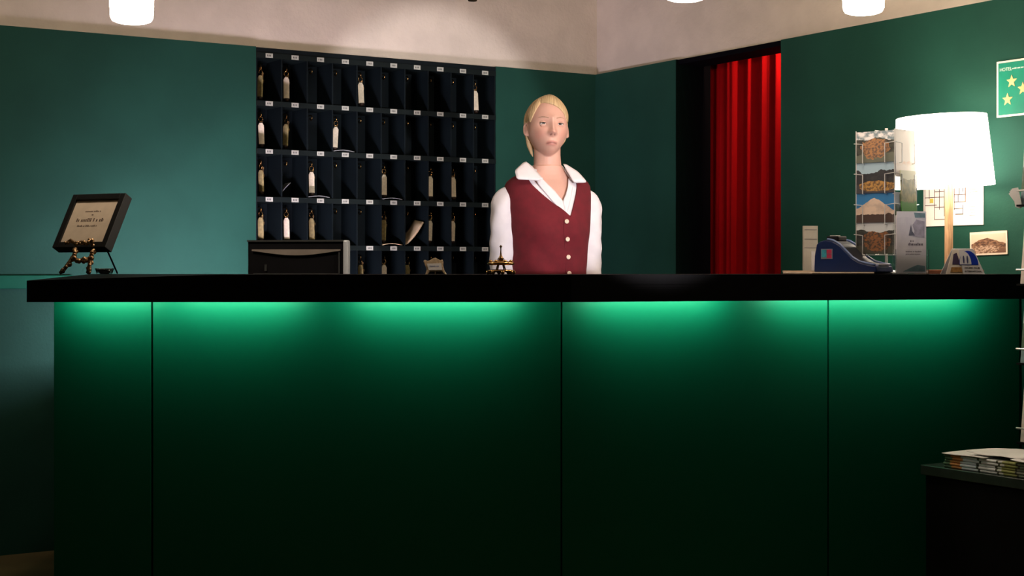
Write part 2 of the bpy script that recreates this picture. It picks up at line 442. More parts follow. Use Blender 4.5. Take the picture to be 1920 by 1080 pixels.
def sheet(name, f, nu, nv, m, label, cat, loc, rz, th=.002, group=None):
    bm = B(); grid(bm, f, nu, nv); o = obj(name, bm, m, loc=loc, rot=(0, 0, rz), smooth=True)
    s = o.modifiers.new('thick', 'SOLIDIFY'); s.thickness = th; s.offset = 0
    return tag(o, label, cat, group)
def cell(r, c, y): return to_world(PHI, (CX, CY, 0), (xa + pit * c, y, rows_z[r + 1] + .0125))
sheet('envelope', lambda i, j: (.006 + .10 * i / 6, .02 + .09 * j / 6, .004 + .105 * (i / 6) ** 1.25 + .012 * (j / 6) - .006 * math.sin(PI * i / 6)), 7, 7, M_MANILA,
      'tan manila envelope bulging out of a fourth row pigeonhole', 'envelope', cell(3, 6, 0), PHI, .006)
sheet('leaflet', lambda i, j: (.008 + .055 * i / 6, .05 + .06 * j / 6, .004 + .062 * (i / 6) ** .8), 7, 7, M_GREYP,
      'grey leaflet leaning in a third row pigeonhole', 'leaflet', cell(2, 1, 0), PHI, .002)
for (r, c, lab, mm) in ((1, 3, 'folded grey note lying flat in a second row pigeonhole', M_GREYP), (2, 5, 'folded note lying flat in a third row pigeonhole', M_GREYP),
                        (3, 5, 'tan letter lying flat beside the bulging envelope', M_MANILA), (2, 2, 'grey note lying flat under a key in the third row', M_GREYP)):
    sheet('note', lambda i, j: (.008 + .10 * i / 6, .004 + .11 * j / 6, .003 + .006 * math.sin(PI * i / 6)), 7, 5, mm, lab, 'letter', cell(r, c, 0), PHI, .003)

# ------------------------------------------------------------------ pendant lamps
M_PEND = mat('lit_opal_glass', (.9, .85, .8), .3, emis=(1, .80, .62), estr=L_PENDANT)
pend = None
for x, y, s, lab in ((247, 43, 612, 'glowing white cylinder pendant above the picture frame'), (1619, 26, 586, 'glowing white cylinder pendant above the postcard stand'),
                     (1286, 1, 617, 'glowing pendant above the curtain, only its lower rim in view')):
    p = px(x, y, s)
    t = thing('pendant_lamp', lab, 'lamp', p, 0, 'pendant lamps over the counter')
    if pend is None:
        bm = B(); lathe(bm, [(0, 0), (.045, .001), (.058, .006), (.064, .016), (.066, .05), (.066, .19), (.055, .205), (0, .207)], 32); g = obj('glass', bm, M_PEND, t, smooth=True)
        bm = B(); lathe(bm, [(.0, .208), (.03, .208), (.03, .25), (.008, .265), (0, .265)], 20); c_ = obj('cap', bm, M_CHROME, t, smooth=True)
        bm = B(); tube(bm, [(0, 0, .26), (0, 0, CEIL - p.z - .02)], .003, 6); d_ = obj('cord', bm, M_DARK, t)
        bm = B(); lathe(bm, [(0, -.0), (.05, -.0), (.05, -.015), (.012, -.03), (0, -.03)], 20, (0, 0, CEIL - p.z)); e_ = obj('ceiling_rose', bm, M_CHROME, t, smooth=True)
        pend = (g, c_, d_, e_)
    else:
        for q in pend: cp(q, t)
p = px(886, 2, 500)
t = thing('ceiling_spotlight', 'small dark unlit spotlight hanging above the key rack', 'lamp', p)
bm = B(); lathe(bm, [(0, 0), (.016, 0), (.02, .01), (.02, .07), (.01, .085), (0, .085)], 20); obj('housing', bm, mat('bronze_housing', (.05, .035, .02), .5, var=.2), t, smooth=True)
bm = B(); tube(bm, [(0, 0, .08), (0, 0, CEIL - p.z)], .005, 6); obj('rod', bm, M_DARK, t)
# added lamp, out of view, put in to light the receptionist
sl = thing('added_spotlight', 'added black spotlight on a tripod, out of view, turned to the receptionist', 'lamp', (SPOT_POS[0], SPOT_POS[1], 0))
for k in range(3):
    a = 2 * PI * k / 3 + .4
    bm = B(); tube(bm, [(0, 0, .55), (.3 * math.cos(a), .3 * math.sin(a), .008)], .009, 8); obj('leg', bm, M_DARK, sl)
bm = B(); tube(bm, [(0, 0, .5), (0, 0, SPOT_POS[2] - .08)], .011, 10); obj('pole', bm, M_DARK, sl)
tgt = Vector((.13, 5.62, 1.53)); dv = (tgt - Vector(SPOT_POS)).normalized(); q = dv.to_track_quat('-Z', 'Y')
bm = B(); lathe(bm, [(0, .16), (.05, .155), (.07, .1), (.075, -.06), (.07, -.06), (.062, .08), (0, .09)], 24)
h = obj('lamp_head', bm, M_DARK, sl, loc=(0, 0, SPOT_POS[2]), rot=q.to_euler(), smooth=True)
la = bpy.data.lights.new('spot', 'SPOT'); la.energy = P_SPOT; la.spot_size = R(14.5); la.spot_blend = .35; la.shadow_soft_size = .03; la.color = (1, .92, .95)
lo = bpy.data.objects.new('spot', la); COL.objects.link(lo); lo.location = Vector(SPOT_POS) + dv * .04; lo.rotation_euler = q.to_euler()
la = bpy.data.lights.new('added_fill_spot', 'SPOT'); la.energy = 60; la.spot_size = R(11); la.spot_blend = .8; la.shadow_soft_size = .03; la.color = (1, .95, 1)  # second added spot, brightens the things at the counter's far end
d2 = (Vector((1.36, 5.08, 1.28)) - Vector(SPOT_POS)).normalized()
lo = bpy.data.objects.new('added_fill_spot', la); COL.objects.link(lo); lo.location = Vector(SPOT_POS) + Vector((0, .03, .17)); lo.rotation_euler = d2.to_track_quat('-Z', 'Y').to_euler()
bm = B(); lathe(bm, [(0, .1), (.03, .1), (.042, .06), (.045, -.05), (.041, -.05), (.036, .05), (0, .06)], 20)
obj('lamp_head', bm, M_DARK, sl, loc=(0, 0, SPOT_POS[2] + .17), rot=d2.to_track_quat('-Z', 'Y').to_euler(), smooth=True)

# ------------------------------------------------------------------ printed pictures (flat print, by local x and z)
def pic(name, sky, far, mid, fore, seed=0., ridge=.62, amp=.22, fine=9, paper=None, sky2=None, blob=None, peak=0):
    m, nt, b = nmat(name)
    N = nt.nodes.new; L = nt.links.new
    tc = N('ShaderNodeTexCoord'); sx = N('ShaderNodeSeparateXYZ'); L(tc.outputs['Generated'], sx.inputs[0])
    cx = N('ShaderNodeCombineXYZ'); L(sx.outputs[0], cx.inputs[0]); cx.inputs[1].default_value = seed
    n1 = N('ShaderNodeTexNoise'); n1.inputs['Scale'].default_value = 2.6; n1.inputs['Detail'].default_value = 5; L(cx.outputs[0], n1.inputs[0])
    def mth(op, a, bb):
        q = N('ShaderNodeMath'); q.operation = op
        for i, v in enumerate((a, bb)):
            if isinstance(v, (int, float)): q.inputs[i].default_value = v
            else: L(v, q.inputs[i])
        return q.outputs[0]
    rl = mth('ADD', mth('MULTIPLY', mth('SUBTRACT', n1.outputs[0], .5), amp * 2), ridge)
    if peak: rl = mth('ADD', rl, mth('MULTIPLY', mth('SUBTRACT', .28, mth('ABSOLUTE', mth('SUBTRACT', sx.outputs[0], .48), 0)), peak))
    above = mth('GREATER_THAN', sx.outputs[2], rl)
    cz = N('ShaderNodeCombineXYZ'); L(sx.outputs[0], cz.inputs[0]); L(sx.outputs[2], cz.inputs[2]); cz.inputs[1].default_value = seed + 3
    n2 = N('ShaderNodeTexNoise'); n2.inputs['Scale'].default_value = fine; n2.inputs['Detail'].default_value = 6; L(cz.outputs[0], n2.inputs[0])
    def mix(f, c1, c2):
        q = N('ShaderNodeMix'); q.data_type = 'RGBA'
        if isinstance(f, (int, float)): q.inputs[0].default_value = f
        else: L(f, q.inputs[0])
        for i, c in ((6, c1), (7, c2)):
            if isinstance(c, tuple): q.inputs[i].default_value = (*c, 1)
            else: L(c, q.inputs[i])
        return q.outputs[2]
    mr = N('ShaderNodeMapRange'); mr.inputs[1].default_value = .4; mr.inputs[2].default_value = .6; L(n2.outputs[0], mr.inputs[0])
    land = mix(mr.outputs[0], far, mid)
    lowf = mth('LESS_THAN', sx.outputs[2], mth('ADD', mth('MULTIPLY', n2.outputs[0], .3), .12))
    land = mix(lowf, land, fore)
    if blob:
        bxx = mth('DIVIDE', mth('SUBTRACT', sx.outputs[0], blob[0]), blob[2]); bzz = mth('DIVIDE', mth('SUBTRACT', sx.outputs[2], blob[1]), blob[3])
        rr = mth('ADD', mth('ADD', mth('MULTIPLY', bxx, bxx), mth('MULTIPLY', bzz, bzz)), mth('MULTIPLY', mth('SUBTRACT', n2.outputs[0], .5), 1.6))
        n3 = N('ShaderNodeTexNoise'); n3.inputs['Scale'].default_value = 16; n3.inputs['Detail'].default_value = 3; L(cz.outputs[0], n3.inputs[0])
        m3 = N('ShaderNodeMapRange'); m3.inputs[1].default_value = .42; m3.inputs[2].default_value = .6; L(n3.outputs[0], m3.inputs[0])
        land = mix(mth('LESS_THAN', rr, 1.0), land, mix(m3.outputs[0], blob[4], blob[5]))
    skyc = mix(mr.outputs[0], sky, sky2 or sky)
    c = mix(above, land, skyc)
    if paper:
        ex = mth('LESS_THAN', mth('ABSOLUTE', mth('SUBTRACT', sx.outputs[0], .5), 0), .455)
        ez = mth('LESS_THAN', mth('ABSOLUTE', mth('SUBTRACT', sx.outputs[2], .5), 0), .43)
        c = mix(mth('MULTIPLY', ex, ez), paper, c)
    L(c, b.inputs['Base Color']); b.inputs['Roughness'].default_value = .45
    return m

# ------------------------------------------------------------------ framed certificate on its easel
fs = 604.0
fc = px(151, 516, fs)
FY, FL = R(27), R(29)          # turned to the side, leaning back
base = Vector((px(160, HY, fs).x, F / fs, CT))
ea = thing('display_easel', 'small ornate brass easel holding the black framed certificate', 'easel', base)
def ez(x, y, Yo=0):             # a pixel on the easel plane, relative to the easel's base
    p = at(x, y, base.y + Yo); return (p.x - base.x, p.y - base.y, max(p.z - base.z, .004))
def orn(name, pts, r, k=1.0):
    bm = B(); tube(bm, pts, r, 8)
    rng = random.Random(len(pts))
    for i in range(len(pts) - 1):
        for t in (.2, .55, .85):
            q = Vector(pts[i]).lerp(Vector(pts[i + 1]), t) + Vector((rng.uniform(-1, 1), rng.uniform(-1, 1), rng.uniform(-1, 1))) * .004
            if q.z > .008: sphere(bm, q, rng.uniform(.005, .0085) * k, 8, 6)
    return obj(name, bm, M_OLDBRASS, ea, smooth=True)
orn('front_leg', [ez(112, 519, -.06), ez(118, 508, -.06), ez(130, 492, -.05), ez(140, 478, -.04), ez(141, 465, -.03)], [.005, .006, .006, .007, .006])
orn('front_leg', [ez(165, 519, -.06), ez(167, 505, -.06), ez(169, 488, -.05), ez(171, 478, -.045), ez(177, 467, -.04)], [.007, .007, .006, .006, .005])
orn('cross_bar', [ez(137, 484, -.05), ez(146, 490, -.05), ez(155, 487, -.05), ez(164, 489, -.05), ez(172, 482, -.045)], [.005, .006, .006, .006, .005])
orn('ledge', [ez(122, 457, -.075), ez(132, 450, -.075), ez(143, 458, -.075), ez(152, 454, -.075), ez(163, 457, -.075), ez(171, 450, -.07), ez(174, 459, -.07)], [.004, .005, .006, .006, .006, .005, .004], .85)
bm = B(); tube(bm, [ez(199, 465, .02), ez(220, 514.2, .12)], .0028, 8); obj('back_leg', bm, M_DARK, ea)

FW, FH, FD, FB = .216, .195, .034, .020
mid = px(146.5, 463.5, fs)      # middle of the lower front edge
fr = thing('picture_frame', 'black deep-edged picture frame with a printed certificate, tilted on the easel', 'picture frame', mid)
# local frame: x across, y into the picture, z up the picture; turned to face left and leaning back
fr.rotation_euler = (Matrix.Rotation(-FY, 3, 'Z') @ Matrix.Rotation(-FL, 3, 'X')).to_euler()
h = FW / 2
for n_, a in (('frame_bar', (-h, -h + FB, 0, FD, 0, FH)), ('frame_bar', (h - FB, h, 0, FD, 0, FH)), ('frame_bar', (-h + FB, h - FB, 0, FD, 0, FB)), ('frame_bar', (-h + FB, h - FB, 0, FD, FH - FB, FH))):
    bm = B(); bx(bm, *a); obj(n_, bm, mat('frame_black', (.006, .008, .009), .35, var=.2), fr, bevel=.0015)
bm = B(); bx(bm, -h + FB, h - FB, .007, .010, FB, FH - FB); ctf = obj('certificate', bm, M_CREAM, fr)
bm = B(); bx(bm, -h + .005, h - .005, FD - .004, FD - .001, .005, FH - .005); obj('backing', bm, M_DARK, fr)
rng = random.Random(3)
faded = mat('brown_ink', (.16, .11, .08), .7, var=.3, scale=200)
for (u0, u1, z, hh) in ((-.035, .030, .131, .006), (-.004, .004, .119, .005), (-.058, .052, .096, .0125), (-.046, .034, .078, .006)):
    bm = B(); scribble(bm, u0, u1, z, hh, .0068, rng); obj('printed_line', bm, faded, ctf)['kind'] = 'stuff'
# small glass dish behind the easel
t = thing('glass_dish', 'small clear glass dish behind the easel legs', 'dish', Vector((px(196, HY, 575).x, F / 575, CT)))
gm = mat('clear_glass', (.85, .95, .92), .05, trans=1, var=.02)
bm = B(); lathe(bm, [(0, 0), (.022, 0), (.026, .004), (.030, .018), (.027, .018), (.022, .007), (0, .005)], 24); obj('bowl', bm, gm, t, smooth=True)
bm = B(); lathe(bm, [(.030, .0165), (.0315, .018), (.030, .0195), (.0265, .018)], 24, closed=True); obj('rim', bm, gm, t, smooth=True)

# ------------------------------------------------------------------ monitor seen from behind
ms = 520.0
mp = px(556, HY, ms); DT = .75
mo = thing('computer_monitor', 'black computer monitor seen from behind with its side edge coloured as lit', 'monitor', (mp.x, mp.y, DT), R(-7))
def mz(y): return CZ + (HY - y) / ms - DT
zt, zb = mz(450), mz(450) - .32
hw = .184
bm = B(); bx(bm, -hw, hw, .008, .038, zb, zt); obj('housing', bm, M_DARK, mo, bevel=.006)
bm = B(); bx(bm, hw - .014, hw + .004, .002, .042, zb + .002, zt - .001); obj('lit_side_edge', bm, M_SILVER_LIT, mo, bevel=.005)  # pale colour stands for light falling on the monitor's side
bm = B(); bx(bm, -hw + .008, hw - .008, .038, .041, zb + .008, zt - .008); obj('screen', bm, mat('dark_screen', (.01, .012, .015), .15, var=.1), mo)
bm = B(); bx(bm, -hw, hw - .014, -.001, .008, zt - .006, zt); obj('top_rim', bm, mat('dark_grey_plastic', (.05, .055, .055), .5, var=.1), mo)
bm = B()
N_ = 24
pts = [(-.165 + .325 * k / N_, mz(467.5)) for k in range(N_ + 1)] + [(.16 - .325 * k / N_, mz(470.5) - .016 * math.sin(PI * k / N_) ** 1.2) for k in range(N_ + 1)]
prism(bm, pts, -.004, .009, 'y'); obj('lit_crescent', bm, mat('lit_crescent_grey', (.33, .29, .25), .5, var=.15), mo)  # pale crescent stands for light caught in the back recess
for a in ((-.16, .16, -.003, .009, mz(513.5), mz(512.2)), (.155, .158, -.003, .009, mz(513), mz(473)), (-.118, -.112, -.003, .009, mz(508), mz(496))):
    bm = B(); bx(bm, *a); obj('cover_seam', bm, mat('dark_grey_plastic', (.05, .055, .055)), mo)
bm = B(); bx(bm, -.03, .03, -.02, .012, .02, zb + .14); obj('neck', bm, M_DARK, mo, bevel=.004)
bm = B(); lathe(bm, [(0, 0), (.12, 0), (.12, .008), (.04, .022), (0, .022)], 28, (0, .0, 0)); obj('foot', bm, M_DARK, mo, smooth=True)

# ------------------------------------------------------------------ small placard and desk bell
ps = 605.0
pc = thing('placard', 'small white card in an ornate gilt stand on the counter', 'placard', Vector((px(816.5, HY, ps).x, F / ps, CT)), rot=(R(-14), 0, R(4)))
GILT = mat('pale_gilt', (.72, .56, .36), .4, metal=.35, var=.3, scale=120, bump=.2)
def pl(x, y): return ((x - 816.5) / ps, (514.8 - y) / ps)
out = [pl(*q) for q in ((797, 515), (800.5, 505), (797.5, 497), (794, 488), (797, 486), (802, 488.5), (808, 486), (812, 483), (817, 482), (821, 484.5), (826, 487), (830, 485.5), (831.5, 490), (831, 498), (833, 506), (838, 514.5), (834, 515), (829, 508.5), (806, 508.5), (801, 515))]
bm = B(); prism(bm, out, .0, .008, 'y'); obj('gilt_frame', bm, GILT, pc, bevel=.0015)
bm = B(); prism(bm, [pl(800.5, 494), pl(827.5, 493), pl(829, 506), pl(804, 506.5)], -.0015, .001, 'y'); c_ = obj('card', bm, M_WHITE, pc)
bm = B(); rng = random.Random(5)
scribble(bm, pl(806, 0)[0], pl(823, 0)[0], pl(0, 500)[1], .005, -.0016, rng); obj('printed_line', bm, mat('pale_blue_ink', (.35, .42, .65), .7, var=.2), c_)['kind'] = 'stuff'
bm = B(); tube(bm, [(0, .004, .03), (0, .035, .003)], .0022, 6); obj('strut', bm, GILT, pc)

bs = 606.0
be = thing('desk_bell', 'ornate brass reception bell on ball feet in front of the receptionist', 'bell', Vector((px(939, HY, bs).x, F / bs, CT)))
bm = B(); lathe(bm, [(0, .0465), (.010, .0455), (.018, .042), (.026, .0395), (.034, .041), (.040, .0385), (.0425, .034), (.041, .0305), (.036, .029), (.0, .031)], 36); obj('dome', bm, M_BRASS, be, smooth=True)
bm = B(); lathe(bm, [(0, .092), (.002, .090), (.0045, .0865), (.002, .083), (.0017, .078), (.0022, .068), (.0035, .060), (.0065, .053), (.012, .047), (0, .045)], 14); obj('plunger', bm, mat('dark_brass', (.30, .19, .09), .3, metal=1, var=.3, scale=90), be, smooth=True)
bm = B(); lathe(bm, [(0, .008), (.036, .007), (.043, .009), (.044, .012), (.040, .0145), (.02, .016), (0, .017)], 36); obj('base_plate', bm, M_BRASS, be, smooth=True)
for k in range(4):
    a = PI / 4 + k * PI / 2 + .2
    bm = B(); tube(bm, [(.018 * math.cos(a), .018 * math.sin(a), .014), (.0105 * math.cos(a), .0105 * math.sin(a), .032)], .002, 8); obj('post', bm, mat('dark_brass', (.3, .19, .09)), be)
for k in range(8):
    a = k * PI / 4 + .15
    bm = B(); sphere(bm, (.040 * math.cos(a), .040 * math.sin(a), .0068), .0068, 14, 10); obj('ball_foot', bm, M_BRASS, be, smooth=True)
for k in range(8):
    a = k * PI / 4 + .35
    bm = B(); sphere(bm, (.034 * math.cos(a), .034 * math.sin(a), .0405), .0052, 12, 8); obj('bead', bm, M_BRASS, be, smooth=True)

# ------------------------------------------------------------------ table lamp
LY = 5.33
lp = at(1779, HY, LY); ls = F / LY
tl = thing('table_lamp', 'table lamp with a glowing white drum shade and square blond wood stem', 'lamp', (lp.x, lp.y, CT), R(20))
def lz(y): return CZ + (HY - y) / ls - CT
z0, z1 = lz(350), lz(219)
SM, nt_, b_ = nmat('lit_shade'); MATS['lit_shade'] = SM
b_.inputs['Base Color'].default_value = (.85, .8, .72, 1); b_.inputs['Emission Color'].default_value = (1, .86, .70, 1); b_.inputs['Emission Strength'].default_value = L_SHADE
n_ = nt_.nodes.new('ShaderNodeTexNoise'); n_.inputs['Scale'].default_value = 300; bp_ = nt_.nodes.new('ShaderNodeBump'); bp_.inputs['Strength'].default_value = .1
nt_.links.new(n_.outputs[0], bp_.inputs['Height']); nt_.links.new(bp_.outputs[0], b_.inputs['Normal'])
bm = B(); lathe(bm, [(.172, z0), (.154, z1), (.152, z1), (.170, z0)], 48, closed=True)
shd = obj('lamp_shade', bm, SM, tl, loc=(-.004, 0, 0), rot=(0, R(-2.4), R(-20)), smooth=True)
bm = B(); bx(bm, -.0105, .0105, -.0105, .0105, .012, z0 + .06); obj('stem', bm, M_WOOD, tl, bevel=.001)
bm = B(); bx(bm, -.085, .085, -.085, .085, 0, .015); obj('base', bm, mat('dark_wood', (.22, .075, .03), .45, var=.3, scale=25), tl, bevel=.002)
bm = B(); lathe(bm, [(0, z0 + .06), (.016, z0 + .06), (.02, z0 + .09), (.032, z0 + .12), (.03, z0 + .15), (0, z0 + .165)], 20); obj('bulb', bm, mat('lit_bulb', (.9, .85, .7), .3, emis=(1, .82, .6), estr=45), tl, smooth=True)
for k in range(3):
    a = 2 * PI * k / 3
    bm = B(); tube(bm, [(.014 * math.cos(a), .014 * math.sin(a), z1 - .03), (.150 * math.cos(a) - .004, .150 * math.sin(a), z1 - .012)], .0016, 6); obj('shade_spoke', bm, M_CHROME, tl)

# ------------------------------------------------------------------ postcard stand with its cards
RYW = R(-44); RW = .148
rk = at(1662, HY, 5.16); rs = F / 5.15
ps_ = thing('postcard_stand', 'white wire postcard stand on the counter beside the lamp', 'postcard rack', (rk.x, rk.y, CT), RYW)
def rz_(y): return CZ + (HY - y) / rs - CT
bm = B(); lathe(bm, [(0, 0), (.07, 0), (.07, .006), (.012, .016), (0, .016)], 24); obj('foot', bm, M_CHROME, ps_, smooth=True)
bm = B(); tube(bm, [(0, 0, .01), (0, 0, rz_(240))], .005, 10); obj('pole', bm, M_CHROME, ps_, smooth=True)
hR = RW / 2
rowtop = [248, 305, 362, 418]
CH = .105
def wire(pts, name='wire'):
    bm = B(); tube(bm, pts, .0016, 6); return obj(name, bm, M_CHROME, ps_)
for k, yt in enumerate(rowtop):
    zc = rz_(yt) - CH; ztop = zc + .062
    for side in range(2):
        # side 0 faces -y, side 1 faces +x (local)
        def Wp(u, d, z): return (u, -hR - d, z) if side == 0 else (hR + d, u, z)
        for e in (-1, 1):
            wire([Wp(e * (hR + .004), .004, ztop + .004), Wp(e * (hR - .032), .009, ztop), Wp(e * (hR - .032), .009, zc - .002), Wp(e * (hR - .032), -.006, zc - .004)], 'pocket_wire')
        wire([Wp(-hR, -.006, zc - .004), Wp(hR, -.006, zc - .004)], 'shelf_wire')
for sx in (-1, 1):
    for sy in (-1, 1):
        wire([(sx * hR * .985, sy * hR * .985, rz_(478)), (sx * hR * .985, sy * hR * .985, rz_(246))], 'corner_wire')
for z in (rz_(478), rz_(247)):
    wire([(-hR, 0, z), (hR, 0, z)], 'cross_wire'); wire([(0, -hR, z), (0, hR, z)], 'cross_wire')
P1 = pic('print_village', (.70, .68, .68), (.012, .014, .012), (.05, .05, .035), (.10, .11, .08), 1.2, .74, .16, 8, sky2=(.16, .22, .25), blob=(.5, .45, .36, .34, (.34, .16, .06), (.10, .06, .045)))
P2 = pic('print_valley', (.30, .42, .50), (.008, .009, .014), (.02, .02, .025), (.03, .03, .04), 4.7, .70, .3, 5, blob=(.55, .22, .5, .17, (.42, .22, .05), (.10, .05, .02)))
P3 = pic('print_summit', (.01, .15, .36), (.62, .47, .36), (.46, .35, .28), (.05, .025, .02), 8.1, .60, .2, 5, peak=.8)
P4 = pic('print_hut', (.55, .58, .60), (.010, .010, .010), (.03, .035, .03), (.05, .05, .035), 2.9, .74, .18, 9, blob=(.55, .42, .36, .36, (.26, .10, .03), (.05, .03, .02)))
P5 = pic('print_meadow', (.55, .55, .38), (.12, .13, .05), (.30, .26, .12), (.05, .18, .03), 6.3, .8, .1, 7)
P6 = pic('print_pale_map', (.86, .80, .74), (.84, .74, .66), (.82, .62, .50), (.85, .76, .70), 3.3, .3, .2, 6)
P7 = pic('print_lake', (.55, .62, .66), (.10, .16, .10), (.25, .3, .3), (.30, .40, .46), 9.4, .55, .25, 6)
def card(mat_, label, k, side, w=.143, hgt=CH, off=0, lift=0, name='postcard'):
    zc = rz_(rowtop[k]) - CH + lift
    rot = Matrix.Rotation(RYW + (0 if side == 0 else PI / 2), 4, 'Z')
    base = Vector((rk.x, rk.y, CT)) + (rot @ Vector((0, -hR - .001 + off, zc)))
    bm = B(); bx(bm, -w / 2, w / 2, 0, .003, 0, hgt)
    o = obj(name, bm, [mat_], loc=base, rot=(R(-2), 0, rot.to_euler().z))
    return tag(o, label, 'postcard', 'postcards in the wire stand')
card(P1, 'postcard of an orange village house, top of the wire stand', 0, 0)
card(P2, 'postcard of a dark valley with a golden strip, second in the wire stand', 1, 0)
card(P3, 'postcard of a pale mountain under a deep blue sky', 2, 0, lift=.004)
card(P4, 'postcard of a brown timber house, lowest in the wire stand', 3, 0)
card(P7, 'postcard of a lake half hidden behind the golden valley card', 1, 0, off=.006, lift=.016)
card(P6, 'pale map leaflet in the stand in front of the lamp shade', 0, 1, w=.13, hgt=.16, lift=-.05, name='map_leaflet')
card(P5, 'tall green meadow leaflet in the stand below the lamp shade', 1, 1, w=.10, hgt=.145, lift=-.07, off=-.012, name='meadow_leaflet')
card(P7, 'lake postcard in the side of the stand, partly behind brochures', 2, 1, lift=0)
card(P1, 'village postcard in the side of the stand, lowest behind brochures', 3, 1)
for o in bpy.data.objects:
    if o.name in ('map_leaflet', 'meadow_leaflet'): o['category'] = 'leaflet'

# ------------------------------------------------------------------ acrylic brochure holder with two brochures
hp = at(1706, HY, 5.045); hs = F / 5.045
AC = mat('clear_acrylic', (.93, .95, .97), .04, trans=1, var=.01)
AC.node_tree.nodes['Principled BSDF'].inputs['IOR'].default_value = 1.18
bh = thing('brochure_holder', 'clear acrylic brochure holder standing on the counter edge', 'holder', (hp.x, hp.y, CT), R(6))
hw2 = .056
bm = B(); bx(bm, -hw2, hw2, -.024, -.022, .002, .082); obj('front_pocket', bm, AC, bh)
bm = B(); bx(bm, -hw2, hw2, .004, .006, .002, .20); obj('back_plate', bm, AC, bh)
bm = B(); bx(bm, -hw2, hw2, -.024, .008, 0, .002); obj('base', bm, AC, bh)
for e in (-1, 1):
    bm = B(); bx(bm, e * hw2 - .001, e * hw2 + .001, -.022, .004, .002, .082); obj('side_plate', bm, AC, bh)
PB = pic('print_brochure', (.80, .78, .84), (.78, .76, .82), (.72, .70, .78), (.80, .79, .83), 5.5, .9, .04, 4)
def brochure(yo, zt_, label, seed):
    b = thing('brochure', label, 'brochure', to_world(R(6), (hp.x, hp.y, CT), (0, yo, .003)), R(6), 'brochures in the clear holder')
    bm = B(); bx(bm, -.050, .050, 0, .004, 0, zt_); c = obj('booklet', bm, PB, b)
    rng = random.Random(seed)
    bm = B(); prism(bm, [(-.010, .125), (.012, .125), (.002, .140), (-.002, .162)], -.0006, 0, 'y'); obj('printed_peak', bm, mat('slate_ink', (.16, .17, .23), .6, var=.3, scale=90), c)
    bm = B(); prism(bm, [(.004, .122), (.044, .118), (.044, .172), (.016, .178), (.003, .160), (.010, .140)], -.0005, 0, 'y'); obj('printed_snow', bm, mat('lilac_print', (.50, .47, .58), .6, var=.25, scale=60), c)
    bm = B(); prism(bm, [(.012, .184), (.046, .184), (.046, zt_ - .006), (.008, zt_ - .004)], -.0005, 0, 'y'); obj('printed_sky', bm, mat('teal_print', (.22, .36, .42), .6, var=.25, scale=60), c)
    for (u0, u1, z, hh) in ((-.004, .008, .104, .007), (-.012, .040, .092, .009), (-.02, .034, .070, .004), (-.02, .03, .062, .003)):
        bm = B(); scribble(bm, u0, u1, z, hh, 0, rng); obj('printed_line', bm, mat('grey_ink', (.14, .13, .17), .7, var=.2), c)['kind'] = 'stuff'
    bm = B(); prism(bm, [(-.03, .006), (.046, .006), (.046, .024), (.02, .028), (0, .020)], -.0005, 0, 'y'); obj('printed_lake', bm, mat('teal_print', (.22, .36, .42)), c)
brochure(-.015, .205, 'white brochure with a mountain print in the clear holder', 2)
brochure(-.006, .192, 'second white brochure tucked behind the front one', 3)

# ------------------------------------------------------------------ card terminal, tray, tear-off block
kp = at(1578, HY, 5.03); ksc = F / 5.03
tr = thing('wooden_tray', 'thin pale wooden board under the blue card machine', 'tray', Vector((at(1566, HY, 5.04).x, 5.04, CT)), R(14))
bm = B(); bx(bm, -.112, .112, -.06, .17, .0, .007); obj('board', bm, mat('pale_board', (.62, .50, .38), .5, var=.25, scale=20), tr, bevel=.003)
bm = B(); bx(bm, -.112, .112, .164, .170, .007, .012); obj('back_lip', bm, mat('pale_board', (.62, .5, .38)), tr)
ct = thing('card_machine', 'dark blue card imprinter with a sloping top on the pale board', 'card machine', Vector((at(1526, HY, 5.16).x, 5.16, CT + .007)), R(-42))
prof = [(0, .0), (.002, .055), (.010, .094), (.022, .103), (.045, .108), (.072, .104), (.098, .090), (.122, .068), (.146, .046), (.170, .033), (.200, .026), (.232, .020), (.236, .0)]
bm = B(); prism(bm, prof, 0, .115, 'y'); obj('body', bm, M_BLUE, ct, bevel=.004)
def tp(x):
    for (a, za), (b_, zb_) in zip(prof[4:-1], prof[5:-1]):
        if a <= x <= b_: return za + (zb_ - za) * (x - a) / (b_ - a)
bm = B()
xs = np.linspace(.070, .208, 12)
V = [[bm.verts.new((x, y, tp(x) + .0016)) for y in (.016, .100)] for x in xs]
V2 = [[bm.verts.new((x, y, tp(x) - .004)) for y in (.016, .100)] for x in xs]
for i in range(11):
    bm.faces.new((V[i][0], V[i + 1][0], V[i + 1][1], V[i][1])); bm.faces.new((V2[i][0], V2[i][1], V2[i + 1][1], V2[i + 1][0]))
    bm.faces.new((V[i][0], V2[i][0], V2[i + 1][0], V[i + 1][0])); bm.faces.new((V[i][1], V[i + 1][1], V2[i + 1][1], V2[i][1]))
bm.faces.new((V[0][0], V[0][1], V2[0][1], V2[0][0])); bm.faces.new((V[-1][0], V2[-1][0], V2[-1][1], V[-1][1]))
obj('card_slot', bm, mat('black_gloss', (.004, .005, .012), .5, var=.1), ct)
M_BLUEL = mat('light_blue_plastic', (.10, .16, .34), .35, var=.2)
for y0, y1 in ((.000, .007), (.108, .115)):
    bm = B(); pts = [(x, (y0 + y1) / 2, (tp(x) or .1) + .003) for x in np.linspace(.05, .228, 16)]; tube(bm, pts, .004, 8); obj('side_rail', bm, M_BLUEL, ct, smooth=True)
bm = B(); bx(bm, .205, .232, .02, .095, tp(.22) - .002, tp(.22) + .006); obj('end_clip', bm, mat('lilac_plastic', (.38, .38, .50), .35, var=.15), ct, bevel=.002)
bm = B(); bx(bm, .030, .075, .03, .09, .104, .122); obj('slide_handle', bm, M_DARK, ct, bevel=.004)
